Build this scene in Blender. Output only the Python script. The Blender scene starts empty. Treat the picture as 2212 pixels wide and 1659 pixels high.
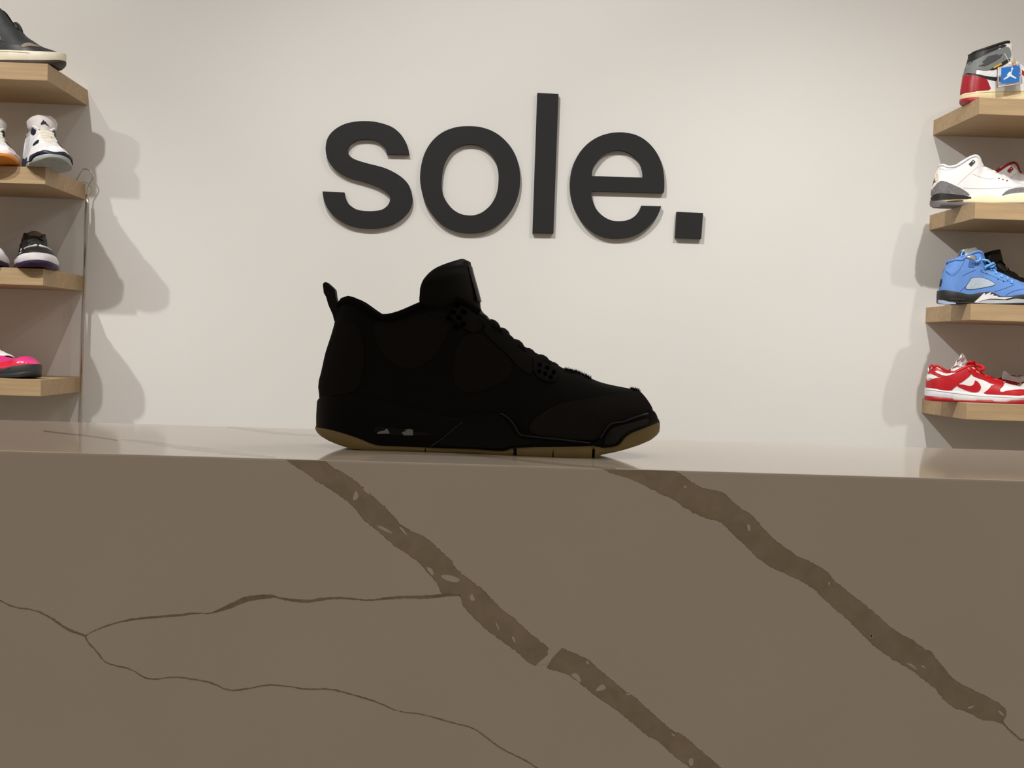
import bpy, bmesh, math, random
import numpy as np
from mathutils import Vector, Matrix, kdtree
from mathutils.geometry import delaunay_2d_cdt, tessellate_polygon

# ------------------------------------------------------------------ camera
IW, IH, FPX = 2212.0, 1659.0, 2746.1
ZC = 1.1917                                   # eye height above the shop floor
YAW, PITCH, ROLL = 0.0293, -0.0282, 0.0321
_f = np.array([math.sin(YAW)*math.cos(PITCH), math.cos(YAW)*math.cos(PITCH), math.sin(PITCH)])
_r = np.array([math.cos(YAW), -math.sin(YAW), 0.0]); _u = np.cross(_r, _f)
CR = math.cos(ROLL)*_r + math.sin(ROLL)*_u; CU = -math.sin(ROLL)*_r + math.cos(ROLL)*_u; CF = _f
sc = bpy.context.scene
COL = sc.collection
cam = bpy.data.cameras.new('camera'); cam.sensor_width = 36.0; cam.lens = FPX/IW*36.0
cam.clip_start = 0.02; cam.clip_end = 60
cob = bpy.data.objects.new('camera', cam); COL.objects.link(cob)
cob.matrix_world = Matrix(((CR[0], CU[0], -CF[0], 0), (CR[1], CU[1], -CF[1], 0), (CR[2], CU[2], -CF[2], ZC), (0, 0, 0, 1)))
sc.camera = cob

# ------------------------------------------------------------------ light and exposure
sc.view_settings.view_transform = 'Standard'; sc.view_settings.look = 'None'
sc.view_settings.exposure = 0.0; sc.view_settings.gamma = 1.0; sc.view_settings.use_curve_mapping = False
wd = bpy.data.worlds.new('shop_ambience'); sc.world = wd; wd.use_nodes = True
wd.node_tree.nodes['Background'].inputs[0].default_value = (1.0, 0.84, 0.715, 1)
wd.node_tree.nodes['Background'].inputs[1].default_value = 0.31
def spot(x, watts, aim, cone=100, blend=0.9, col=(1.0, 0.985, 0.935)):
    l = bpy.data.lights.new('track_spot', 'SPOT'); l.energy = watts; l.color = col
    l.spot_size = math.radians(cone); l.spot_blend = blend; l.shadow_soft_size = 0.018
    o = bpy.data.objects.new('track_spot', l); COL.objects.link(o)
    o.location = (x, 1.81, ZC+1.61)
    o.rotation_euler = (Vector((aim[0], 3.42, ZC+aim[1])) - o.location).to_track_quat('-Z', 'Y').to_euler()
# one ceiling track in front of the wall, five heads
spot(-1.64, 96, (-1.51, -1.10), 71, 1.0)
spot(-1.17, 65, (-2.00, -0.09), 123, 1.0)
spot(-0.45, 104, (0.95, -0.85), 106, 1.0)
spot(0.90, 86, (1.11, -1.10), 80, 1.0)
spot(1.39, 46, (1.73, -1.10), 60, 1.0)
def spill(x, watts):                          # stray light leaving the same heads sideways and downwards
    l = bpy.data.lights.new('track_spill', 'POINT'); l.energy = watts; l.color = (1.0, 0.975, 0.915); l.shadow_soft_size = 0.03
    o = bpy.data.objects.new('track_spill', l); COL.objects.link(o); o.location = (x, 1.80, ZC+1.60)
spill(-1.64, 4); spill(0.90, 11); spill(1.39, 10)

# ------------------------------------------------------------------ helpers
rng = random.Random(7)
def lin(c):
    return tuple((v/255/12.92 if v/255 <= 0.04045 else ((v/255+0.055)/1.055)**2.4) for v in c)
def tag(o, label=None, cat=None, group=None, kind=None):
    if label: o['label'] = label
    if cat: o['category'] = cat
    if group: o['group'] = group
    if kind: o['kind'] = kind
    return o
def empty(name, loc, rz=0.0):
    o = bpy.data.objects.new(name, None); COL.objects.link(o); o.empty_display_size = 0.05
    o.location = loc; o.rotation_euler = (0, 0, rz); return o
def link(name, me, mat, parent=None, smooth=False):
    o = bpy.data.objects.new(name, me); COL.objects.link(o)
    if mat: me.materials.append(mat)
    if parent: o.parent = parent
    if smooth: me.polygons.foreach_set('use_smooth', [True]*len(me.polygons))
    return o
def from_bm(name, bm, mat, parent=None, smooth=False):
    bmesh.ops.recalc_face_normals(bm, faces=bm.faces[:])
    me = bpy.data.meshes.new(name); bm.to_mesh(me); bm.free()
    return link(name, me, mat, parent, smooth)
def ray(px, py):
    return CR*(px-IW/2)/FPX - CU*(py-IH/2)/FPX + CF
def at_y(px, py, Y):
    d = ray(px, py); return d*(Y/d[1])
def at_z(px, py, z):
    d = ray(px, py); return d*(z/d[2])

MATS = {}
def mat(name, col, rough=0.6, metal=0.0, var=0.06, scale=60.0, bump=0.0, bscale=400.0, spec=0.5, coat=0.0, sheen=0.0, trans=0.0, stretch=(1, 1, 1)):
    if name in MATS: return MATS[name]
    m = bpy.data.materials.new(name); m.use_nodes = True; nt = m.node_tree; N = nt.nodes; L = nt.links
    b = N['Principled BSDF']
    tc = N.new('ShaderNodeTexCoord'); mp = N.new('ShaderNodeMapping'); mp.inputs['Scale'].default_value = stretch
    L.new(tc.outputs['Object'], mp.inputs['Vector'])
    nz = N.new('ShaderNodeTexNoise'); nz.inputs['Scale'].default_value = scale; nz.inputs['Detail'].default_value = 5
    L.new(mp.outputs['Vector'], nz.inputs['Vector'])
    rp = N.new('ShaderNodeValToRGB')
    rp.color_ramp.elements[0].position = 0.3; rp.color_ramp.elements[1].position = 0.7
    rp.color_ramp.elements[0].color = tuple(max(0, c*(1-var)) for c in col)+(1,)
    rp.color_ramp.elements[1].color = tuple(min(1, c*(1+var)) for c in col)+(1,)
    L.new(nz.outputs['Fac'], rp.inputs['Fac']); L.new(rp.outputs['Color'], b.inputs['Base Color'])
    b.inputs['Roughness'].default_value = rough; b.inputs['Metallic'].default_value = metal
    b.inputs['Specular IOR Level'].default_value = spec
    b.inputs['Coat Weight'].default_value = coat; b.inputs['Coat Roughness'].default_value = 0.08
    b.inputs['Sheen Weight'].default_value = sheen
    b.inputs['Transmission Weight'].default_value = trans
    if bump:
        n2 = N.new('ShaderNodeTexNoise'); n2.inputs['Scale'].default_value = bscale; n2.inputs['Detail'].default_value = 3
        L.new(mp.outputs['Vector'], n2.inputs['Vector'])
        bp = N.new('ShaderNodeBump'); bp.inputs['Strength'].default_value = bump; bp.inputs['Distance'].default_value = 0.002
        L.new(n2.outputs['Fac'], bp.inputs['Height']); L.new(bp.outputs['Normal'], b.inputs['Normal'])
    MATS[name] = m; return m

def wood_mat():
    m = bpy.data.materials.new('pale_oak'); m.use_nodes = True; nt = m.node_tree; N = nt.nodes; L = nt.links
    b = N['Principled BSDF']; tc = N.new('ShaderNodeTexCoord'); mp = N.new('ShaderNodeMapping')
    mp.inputs['Scale'].default_value = (2.5, 40, 40); L.new(tc.outputs['Object'], mp.inputs['Vector'])
    n1 = N.new('ShaderNodeTexNoise'); n1.inputs['Scale'].default_value = 2.2; n1.inputs['Detail'].default_value = 8; n1.inputs['Roughness'].default_value = 0.62
    L.new(mp.outputs['Vector'], n1.inputs['Vector'])
    rp = N.new('ShaderNodeValToRGB')
    rp.color_ramp.elements[0].position = 0.25; rp.color_ramp.elements[0].color = (0.39, 0.265, 0.145, 1)
    rp.color_ramp.elements[1].position = 0.75; rp.color_ramp.elements[1].color = (0.53, 0.385, 0.225, 1)
    L.new(n1.outputs['Fac'], rp.inputs['Fac']); L.new(rp.outputs['Color'], b.inputs['Base Color'])
    b.inputs['Roughness'].default_value = 0.55; b.inputs['Specular IOR Level'].default_value = 0.3
    return m
WOOD = wood_mat()
M_WALL = mat('painted_wall', (0.80, 0.79, 0.77), 0.75, var=0.012, scale=3.0, bump=0.05, bscale=180, spec=0.25)
M_FLOOR = mat('shop_floor', (0.20, 0.17, 0.14), 0.5, var=0.1, scale=6)
M_STONE = mat('polished_quartz', (0.86, 0.79, 0.68), 0.05, var=0.015, scale=9, spec=0.08)
M_LETTER = mat('black_letter', (0.0115, 0.0118, 0.0125), 0.65, var=0.04, bump=0.02, bscale=900, spec=0.35)
M_CHROME = mat('brushed_steel', (0.62, 0.60, 0.57), 0.22, metal=1.0, var=0.03)

def chaikin(p, n=2, closed=False):
    p = np.asarray(p, float)
    for _ in range(n):
        if closed:
            q = np.roll(p, -1, 0); a = .75*p+.25*q; b = .25*p+.75*q
            p = np.stack([a, b], 1).reshape(-1, p.shape[1])
        else:
            a = .75*p[:-1]+.25*p[1:]; b = .25*p[:-1]+.75*p[1:]
            p = np.concatenate([p[:1], np.stack([a, b], 1).reshape(-1, p.shape[1]), p[-1:]])
    return p
def crom(p, n=6, closed=False):
    p = np.asarray(p, float); out = []; m = len(p)
    for i in range(m if closed else m-1):
        if closed: a, b, c, d = p[(i-1) % m], p[i], p[(i+1) % m], p[(i+2) % m]
        else: a, b, c, d = p[max(i-1, 0)], p[i], p[i+1], p[min(i+2, m-1)]
        for k in range(n):
            t = k/n
            out.append(.5*((2*b)+(c-a)*t+(2*a-5*b+4*c-d)*t*t+(-a+3*b-3*c+d)*t**3))
    if not closed: out.append(p[-1])
    return np.array(out)
def box_bm(bm, x0, x1, y0, y1, z0, z1):
    v = [bm.verts.new(p) for p in ((x0, y0, z0), (x1, y0, z0), (x1, y1, z0), (x0, y1, z0), (x0, y0, z1), (x1, y0, z1), (x1, y1, z1), (x0, y1, z1))]
    for q in ((0, 3, 2, 1), (4, 5, 6, 7), (0, 1, 5, 4), (1, 2, 6, 5), (2, 3, 7, 6), (3, 0, 4, 7)): bm.faces.new([v[i] for i in q])
def box(name, x0, x1, y0, y1, z0, z1, m, parent=None, bevel=0.0):
    bm = bmesh.new(); box_bm(bm, x0, x1, y0, y1, z0, z1)
    if bevel: bmesh.ops.bevel(bm, geom=bm.edges[:], offset=bevel, segments=2, affect='EDGES', profile=.7)
    return from_bm(name, bm, m, parent)
def prism(name, outline, holes, y0, y1, m, parent=None):
    """flat outline in (x, z) extruded from y0 (front) to y1 (back)"""
    loops = [[Vector((p[0], p[1], 0)) for p in outline]] + [[Vector((p[0], p[1], 0)) for p in h] for h in holes]
    tris = tessellate_polygon(loops); flat = [p for l in loops for p in l]; n = len(flat)
    V = [(p.x, y0, p.y) for p in flat]+[(p.x, y1, p.y) for p in flat]
    F = [tuple(t) for t in tris]+[tuple(i+n for i in reversed(t)) for t in tris]
    o = 0
    for l in loops:
        k = len(l)
        for i in range(k):
            a, b = o+i, o+(i+1) % k; F.append((a, b, b+n, a+n))
        o += k
    me = bpy.data.meshes.new(name); me.from_pydata(V, [], F); bm = bmesh.new(); bm.from_mesh(me)
    bpy.data.meshes.remove(me)
    return from_bm(name, bm, m, parent)
def tube(name, path, r, m, parent=None, seg=8, flat=1.0, closed=False):
    path = [Vector(p) for p in path]; bm = bmesh.new(); rings = []; n = len(path)
    up = Vector((0.13, 0.9, 0.21)).normalized()
    for i, p in enumerate(path):
        t = (path[(i+1) % n] if (closed or i < n-1) else p) - (path[i-1] if (closed or i > 0) else p)
        if t.length < 1e-9: t = Vector((1, 0, 0))
        t.normalize(); s = t.cross(up)
        if s.length < 1e-3: s = t.cross(Vector((1, 0, 0)))
        s.normalize(); w = s.cross(t); rr = r[i] if hasattr(r, '__len__') else r
        rings.append([bm.verts.new(p+s*math.cos(a)*rr+w*math.sin(a)*rr*flat) for a in (2*math.pi*k/seg for k in range(seg))])
    for i in range(n if closed else n-1):
        A, B = rings[i], rings[(i+1) % n]
        for k in range(seg): bm.faces.new((A[k], A[(k+1) % seg], B[(k+1) % seg], B[k]))
    if not closed:
        bm.faces.new(rings[0][::-1]); bm.faces.new(rings[-1])
    return from_bm(name, bm, m, parent, True)

# ------------------------------------------------------------------ room shell
YW = 3.4206                                   # the wall plane
tag(box('wall_back', -4.5, 4.5, YW, YW+0.15, 0, 3.6, M_WALL), 'off-white painted wall behind the counter', kind='structure')
tag(box('floor', -9, 9, -13.0, YW+0.15, -0.1, 0, M_FLOOR), 'brown shop floor', kind='structure')

# ------------------------------------------------------------------ counter
ZT = -0.0917                                  # counter top relative to the eye
CT = ZC+ZT; YF, YB = 0.990, 1.339
ctr = tag(empty('display_counter', (0, (YF+YB)/2, 0)), 'white quartz counter with brown veins that the black shoe stands on', 'counter')
def local(o, root):
    o.location = -Vector(root.location); return o
o = local(box('counter_body', -1.7, 1.9, YF, YB, 0.0, CT, M_STONE, ctr, bevel=0.0016), ctr)

def vein_mat(name, c0, c1, edge):
    m = bpy.data.materials.new(name); m.use_nodes = True; nt = m.node_tree; N = nt.nodes; L = nt.links
    b = N['Principled BSDF']; tc = N.new('ShaderNodeTexCoord')
    nz = N.new('ShaderNodeTexNoise'); nz.inputs['Scale'].default_value = 45; nz.inputs['Detail'].default_value = 6; nz.inputs['Roughness'].default_value = 0.6
    nz.inputs['Distortion'].default_value = 0.8
    L.new(tc.outputs['Object'], nz.inputs['Vector'])
    rp = N.new('ShaderNodeValToRGB'); rp.color_ramp.elements[0].position = 0.33; rp.color_ramp.elements[1].position = 0.62
    rp.color_ramp.elements[0].color = c0+(1,); rp.color_ramp.elements[1].color = c1+(1,)
    L.new(nz.outputs['Fac'], rp.inputs['Fac'])
    sp = N.new('ShaderNodeSeparateXYZ'); L.new(tc.outputs['UV'], sp.inputs[0])
    # darker mineral rim along both borders of the vein
    a = N.new('ShaderNodeMath'); a.operation = 'SUBTRACT'; a.inputs[1].default_value = 0.5; L.new(sp.outputs['Y'], a.inputs[0])
    ab = N.new('ShaderNodeMath'); ab.operation = 'ABSOLUTE'; L.new(a.outputs[0], ab.inputs[0])
    mr = N.new('ShaderNodeMapRange'); mr.inputs['From Min'].default_value = 0.455; mr.inputs['From Max'].default_value = 0.5
    mr.inputs['To Min'].default_value = 1.0; mr.inputs['To Max'].default_value = edge; L.new(ab.outputs[0], mr.inputs['Value'])
    mx = N.new('ShaderNodeMix'); mx.data_type = 'RGBA'; mx.blend_type = 'MULTIPLY'; mx.inputs['Factor'].default_value = 1
    L.new(rp.outputs['Color'], mx.inputs['A']); L.new(mr.outputs['Result'], mx.inputs['B'])
    L.new(mx.outputs['Result'], b.inputs['Base Color']); b.inputs['Roughness'].default_value = 0.05; b.inputs['Specular IOR Level'].default_value = 0.08
    return m
M_VEIN = vein_mat('brown_vein', (0.455, 0.385, 0.27), (0.54, 0.46, 0.335), 0.72)
M_THIN = vein_mat('fine_brown_vein', (0.34, 0.28, 0.21), (0.46, 0.38, 0.29), 0.9)
M_PALE = vein_mat('pale_brown_vein', (0.56, 0.50, 0.41), (0.66, 0.59, 0.49), 1.0)
def zoompts(ox, oy, s, pts): return [(ox+x/s, oy+y/s) for x, y in pts]
def resample(p, n):
    p = np.asarray(p, float); d = np.r_[0, np.cumsum(np.linalg.norm(np.diff(p, axis=0), axis=1))]
    t = np.linspace(0, d[-1], n); return np.stack([np.interp(t, d, p[:, k]) for k in range(p.shape[1])], 1)
def ribbon(name, up, lo, plane, m, n=200, jit=0.00035, na=6, lift=0.00012):
    """vein inlay between two traced borders; plane 'front' or 'top' of the counter"""
    if plane == 'front':
        f = lambda p: at_y(p[0], p[1], YF)[[0, 2]]
    else:
        f = lambda p: at_z(p[0], p[1], ZT)[[0, 1]]
    A = resample(chaikin([f(p) for p in up], 1), n); B = resample(chaikin([f(p) for p in lo], 1), n)
    r = np.random.RandomState(len(up)*7+int(abs(up[0][0])))
    def rough(P):
        k = np.convolve(r.randn(n+8), [.25, .5, .25], 'same')[4:-4]+.5*r.randn(n)
        d = np.gradient(P, axis=0); nn = np.stack([-d[:, 1], d[:, 0]], 1); nn /= np.linalg.norm(nn, axis=1)[:, None]+1e-9
        return P+nn*(k*jit)[:, None]
    A, B = rough(A), rough(B); V = []; F = []; UV = []
    for i in range(n):
        for j in range(na):
            q = A[i]+(B[i]-A[i])*j/(na-1)
            if plane == 'front': V.append((q[0], YF-lift, min(ZC+q[1], CT-0.0005)))
            else: V.append((q[0], min(max(q[1], YF+0.0008), YB-0.0008), CT+lift*.2))
            UV.append((i/n, j/(na-1)))
    for i in range(n-1):
        for j in range(na-1):
            a = i*na+j; F.append((a, a+1, a+na+1, a+na))
    me = bpy.data.meshes.new(name); me.from_pydata(V, [], F); uv = me.uv_layers.new(name='across')
    for lp in me.loops: uv.data[lp.index].uv = UV[lp.vertex_index]
    return local(link(name, me, m, ctr), ctr)
def line_vein(name, pts, wid, plane, m, n=220, jit=0.00018):
    pts = np.asarray(pts, float); wid = np.asarray(wid if hasattr(wid, '__len__') else [wid]*len(pts), float)
    d = np.gradient(pts, axis=0); nn = np.stack([-d[:, 1], d[:, 0]], 1); nn /= np.linalg.norm(nn, axis=1)[:, None]
    if plane == 'top': nn = np.tile((0.0, -1.0), (len(pts), 1))
    return ribbon(name, pts-nn*wid[:, None]/2, pts+nn*wid[:, None]/2, plane, m, n, jit, 3, 0.00019)
Za = lambda p: zoompts(600, 980, 3.456, p); Zb = lambda p: zoompts(1000, 1300, 3.456, p)
Zd = lambda p: zoompts(1300, 1000, 3.687, p); Ze = lambda p: zoompts(1700, 1250, 4.057, p)
Zf = lambda p: zoompts(0, 1240, 2.011, p); Zg = lambda p: zoompts(0, 880, 2.989, p)
ribbon('vein', Za([(50, 36), (345, 46), (420, 110), (530, 165), (640, 250), (700, 310), (780, 380), (850, 450), (900, 510), (960, 560), (1080, 610), (1160, 670), (1230, 740), (1290, 790), (1330, 860), (1420, 930), (1500, 990), (1560, 1040), (1600, 1090), (1680, 1170), (1780, 1240), (1860, 1320), (1960, 1400), (2020, 1440), (2015, 1500)]),
       Za([(50, 42), (110, 80), (200, 140), (300, 210), (390, 265), (460, 310), (540, 370), (600, 440), (660, 515), (740, 570), (800, 625), (860, 680), (940, 730), (1000, 770), (1060, 815), (1120, 890), (1170, 945), (1205, 990), (1220, 1050), (1290, 1050), (1370, 1060), (1378, 1130), (1440, 1200), (1520, 1280), (1600, 1350), (1680, 1400), (1760, 1460), (1830, 1520), (1870, 1560), (1920, 1585)]), 'front', M_VEIN, 260)
ribbon('vein', Zb([(735, 340), (755, 400), (700, 395), (740, 345), (880, 400), (950, 440), (1020, 510), (1110, 580), (1200, 660), (1270, 700), (1340, 760), (1400, 820), (1480, 890), (1560, 960), (1640, 990), (1720, 1060), (1800, 1130), (1860, 1180), (1930, 1241), (2200, 1480)])[3:],
       Zb([(650, 440), (620, 498), (720, 520), (790, 545), (880, 610), (950, 670), (1040, 740), (1140, 800), (1230, 880), (1320, 950), (1370, 1000), (1450, 1030), (1530, 1110), (1600, 1170), (1700, 1241), (1960, 1480)]), 'front', M_VEIN, 200)
ribbon('vein', Zd([(0, 44), (300, 47), (500, 50), (580, 58), (680, 120), (770, 190), (860, 210), (980, 235), (1040, 310), (1120, 370), (1190, 410), (1260, 490), (1330, 570), (1400, 630), (1480, 685), (1550, 740), (1650, 785), (1750, 830), (1820, 890)])
       + Ze([(410, 20), (480, 60), (560, 140), (660, 210), (780, 310), (880, 400), (1000, 490), (1090, 530), (1180, 600), (1270, 640), (1300, 700), (1370, 770), (1410, 830), (1470, 890), (1560, 940), (1660, 990), (1760, 1035), (1850, 1090), (1930, 1150), (1920, 1200)]),
       Zd([(0, 50), (90, 90), (260, 135), (360, 190), (440, 235), (520, 270), (600, 310), (660, 360), (760, 410), (860, 455), (930, 455), (1000, 520), (1080, 600), (1160, 670), (1220, 740), (1320, 815), (1420, 865), (1520, 910)])
       + Ze([(200, 60), (300, 150), (400, 250), (520, 340), (600, 430), (700, 530), (800, 620), (900, 690), (1000, 745), (1110, 810), (1150, 850), (1250, 920), (1330, 1000), (1380, 1070), (1470, 1140), (1570, 1160), (1640, 1200), (1730, 1250), (1800, 1240), (1880, 1270)]), 'front', M_VEIN, 340)
line_vein('fine_vein', Ze([(1880, 1245), (1940, 1320), (2000, 1370), (2050, 1415), (2077, 1410), (2300, 1480)]), 3.5, 'front', M_THIN, 60)
line_vein('fine_vein', Zf([(-60, 80), (0, 115), (60, 145), (150, 155), (215, 185), (290, 240), (370, 268)]), [2.5, 2.5, 3, 2.5, 3, 6, 4], 'front', M_THIN, 90)
line_vein('fine_vein', Zf([(370, 268), (400, 250), (460, 225), (520, 208), (580, 195), (670, 187), (790, 178), (850, 168), (910, 173), (960, 155), (1010, 135), (1060, 110), (1120, 100), (1185, 95), (1195, 99), (1250, 112), (1330, 120), (1400, 108), (1470, 102), (1540, 108), (1600, 115), (1680, 105), (1750, 100), (1870, 100), (1930, 90), (2000, 90)]),
          [2, 2, 3, 3, 4, 4.5, 5, 2.5, 2.5, 6, 11, 11, 10, 7, 2.5, 5, 7, 6, 4, 3, 2.5, 5, 6, 7, 7, 4], 'front', M_THIN, 260)
line_vein('fine_vein', Zf([(370, 268), (385, 300), (420, 335), (450, 380), (500, 397), (570, 412), (630, 452), (670, 458), (760, 445), (850, 458), (930, 475), (990, 508), (1080, 498), (1160, 480), (1240, 485), (1330, 502), (1430, 497), (1540, 525), (1650, 560), (1730, 598), (1840, 608), (1960, 645), (2060, 668), (2120, 715), (2180, 760)]) + [(1110, 1630), (1140, 1645), (1170, 1665), (1240, 1720)], 2.6, 'front', M_THIN, 300)
line_vein('fine_vein', Zg([(280, 152), (440, 172), (545, 180), (660, 198), (760, 213)]), 3.0, 'top', M_THIN, 80, 0.0003)
line_vein('top_vein', Zg([(780, 206), (900, 217), (1050, 237), (1200, 260), (1350, 277), (1500, 294), (1650, 310), (1780, 322)]), [1.5, 5, 7, 8, 8, 7, 5, 2], 'top', M_PALE, 120, 0.0004)
line_vein('top_vein', Zg([(1470, 126), (1580, 137), (1700, 155), (1850, 170), (2040, 180), (2300, 205), (2700, 260)]) + [(1060, 987), (1200, 1002), (1330, 1013)], [3, 5, 5, 5, 4, 4, 4, 5, 5, 3], 'top', M_PALE, 160, 0.0004)
def fleck(pts):
    P = [at_y(p[0], p[1], YF) for p in pts]
    P = chaikin([(p[0], ZC+p[2]) for p in P], 1, True)
    local(prism('fleck', P, [], YF-0.00026, YF+0.0002, M_STONE, ctr), ctr)
for p in ([(555, 350), (580, 265), (605, 310), (590, 345)], [(630, 262), (655, 250), (690, 305), (670, 300)], [(725, 535), (790, 545), (870, 600), (800, 580)], [(900, 545), (930, 550), (975, 618), (940, 590)], [(1100, 845), (1140, 850), (1165, 880), (1160, 920)],
          [(1210, 905), (1290, 905), (1370, 940), (1330, 965), (1240, 940)], [(1430, 1095), (1445, 1035), (1480, 1100)], [(1620, 1240), (1650, 1290), (1655, 1330), (1635, 1290)], [(1745, 1370), (1760, 1360), (1780, 1420), (1760, 1400)]): fleck(Za(p))
for p in ([(540, 478), (600, 420), (660, 420), (655, 455)], [(800, 540), (860, 530), (890, 610), (830, 570)], [(980, 670), (1040, 605), (1070, 640), (1050, 660)], [(1680, 1180), (1720, 1160), (1720, 1220), (1695, 1230)], [(1205, 680), (1260, 690), (1230, 700)], [(915, 435), (945, 450), (930, 475)], [(1550, 975), (1590, 1000), (1570, 1005)]): fleck(Zb(p))
for p in ([(1155, 490), (1180, 490), (1185, 545), (1165, 540)], [(645, 185), (680, 180), (665, 205)], [(1800, 945), (1820, 950), (1808, 985)], [(2130, 1380), (2150, 1365), (2150, 1400)]): fleck(Zd(p))
for p in ([(1575, 1125), (1655, 1108), (1600, 1145)], [(1840, 1150), (1880, 1165), (1910, 1210), (1870, 1190)], [(1040, 735), (1100, 750), (1150, 810), (1090, 770)], [(1175, 770), (1190, 755), (1225, 795)], [(725, 500), (745, 490), (755, 525)]): fleck(Ze(p))

# ------------------------------------------------------------------ wall sign
LT = 0.016
def letter(label, outline, holes):
    f = lambda P: [(at_y(p[0], p[1], YW-LT)[0], at_y(p[0], p[1], YW-LT)[2]+ZC) for p in P]
    out = f(outline); cx = sum(p[0] for p in out)/len(out); cz = min(p[1] for p in out)
    o = prism('sign_letter', [(x-cx, z-cz) for x, z in out], [[(x-cx, z-cz) for x, z in f(h)] for h in holes], -LT, 0.0, M_LETTER)
    o.location = (cx, YW-0.0002, cz)
    tag(o, label, 'sign letter', 'letters of the wall sign')
Z1 = lambda p: zoompts(680, 240, 5.926, p); Z2 = lambda p: zoompts(895, 255, 6.144, p); Z4 = lambda p: zoompts(1215, 270, 6.145, p)
S1 = crom([(925, 550), (905, 490), (870, 440), (820, 395), (740, 365), (640, 358), (540, 370), (470, 410), (430, 460), (420, 510), (435, 555), (480, 600), (560, 635), (680, 670), (800, 700), (900, 730), (1000, 775), (1090, 830), (1160, 890), (1210, 960), (1240, 1050), (1250, 1140), (1225, 1240), (1170, 1320), (1080, 1400), (960, 1460), (820, 1495), (700, 1502), (560, 1490), (440, 1460), (330, 1405), (230, 1330), (160, 1240), (115, 1130), (98, 1028)], 5)
S2 = crom([(378, 1040), (390, 1100), (420, 1170), (470, 1220), (540, 1260), (640, 1278), (760, 1278), (860, 1260), (930, 1210), (960, 1150), (960, 1090), (920, 1040), (840, 985), (740, 940), (600, 895), (470, 860), (370, 820), (270, 755), (200, 680), (155, 590), (138, 480), (155, 370), (200, 290), (270, 225), (370, 170), (480, 140), (620, 127), (760, 135), (890, 165), (1000, 210), (1090, 285), (1150, 370), (1190, 460), (1210, 555)], 5)
letter('matte black raised letter s, first of the wall sign', Z1(list(S1)+list(S2)), [])
O1 = crom([(740, 107), (900, 125), (1060, 185), (1200, 290), (1310, 430), (1380, 600), (1405, 800), (1385, 1000), (1310, 1190), (1190, 1345), (1040, 1460), (880, 1515), (720, 1525), (560, 1505), (400, 1435), (270, 1320), (160, 1160), (100, 980), (75, 800), (95, 610), (150, 440), (250, 290), (390, 180), (560, 120)], 6, True)
O2 = crom([(740, 345), (860, 365), (970, 430), (1060, 540), (1110, 680), (1118, 820), (1095, 990), (1030, 1130), (930, 1230), (830, 1280), (730, 1292), (610, 1270), (500, 1200), (410, 1080), (365, 940), (365, 800), (385, 660), (430, 540), (510, 430), (620, 365)], 6, True)
letter('matte black raised letter o, second of the wall sign', Z2(O1), [Z2(O2)])
letter('tall straight matte black letter l of the wall sign', [(1160.8, 200.5), (1206.5, 202.9), (1195.6, 503.7), (1150.5, 503.1)], [])
E1 = crom([(1345, 895), (1352, 850), (1352, 720), (1335, 580), (1290, 440), (1210, 310), (1100, 200), (970, 130), (840, 102), (740, 97), (620, 110), (480, 155), (350, 235), (240, 350), (160, 490), (115, 640), (100, 800), (115, 960), (160, 1110), (230, 1240), (330, 1360), (450, 1445), (590, 1495), (740, 1505), (880, 1490), (1010, 1445), (1120, 1370), (1210, 1280), (1270, 1190), (1312, 1078)], 5)
E2 = crom([(1050, 1070), (1020, 1140), (960, 1210), (870, 1260), (750, 1277), (640, 1262), (540, 1210), (460, 1130), (410, 1030), (385, 930), (382, 875)], 5)
E3 = crom([(390, 678), (400, 600), (440, 520), (510, 430), (600, 365), (720, 335), (840, 350), (950, 415), (1030, 510), (1065, 620), (1068, 697)], 5)
letter('matte black raised letter e with a level bar, beside the dot', Z4(list(E1)+list(E2)+[(1335, 902)]), [Z4(E3)])
letter('small square black full stop ending the wall sign', Z4([(1520, 1152), (1867, 1168), (1843, 1510), (1498, 1497)]), [])

# ------------------------------------------------------------------ shelves
XL, XR, YSF, TH = -1.04895, 1.2165, 3.10635, 0.04065
ZL = [0.6471, 0.3987, 0.15525, -0.1128]; ZR = [0.65175, 0.39585, 0.14625, -0.0996]
def shelf(label, x0, x1, ztop, group):
    o = box('wall_shelf', x0-(x0+x1)/2, x1-(x0+x1)/2, 0, YW-YSF-0.0005, 0, TH, WOOD, None, bevel=0.0012)
    o.location = ((x0+x1)/2, YSF, ZC+ztop-TH); tag(o, label, 'shelf', group)
shl = ['top left pale oak shelf carrying the black high-top', 'left pale oak shelf carrying the white and navy sneakers', 'left pale oak shelf carrying the purple sneakers', 'lowest left pale oak shelf carrying the pink sneaker']
shr = ['top right pale oak shelf carrying the grey and red high-top', 'right pale oak shelf carrying the white sneakers with grey heel', 'right pale oak shelf carrying the blue sneaker', 'lowest right pale oak shelf carrying the red and white sneakers']
for i in range(4):
    shelf(shl[i], XL-1.2, XL, ZL[i], 'oak wall shelves on the left')
    shelf(shr[i], XR, XR+1.2, ZR[i], 'oak wall shelves on the right')

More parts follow.
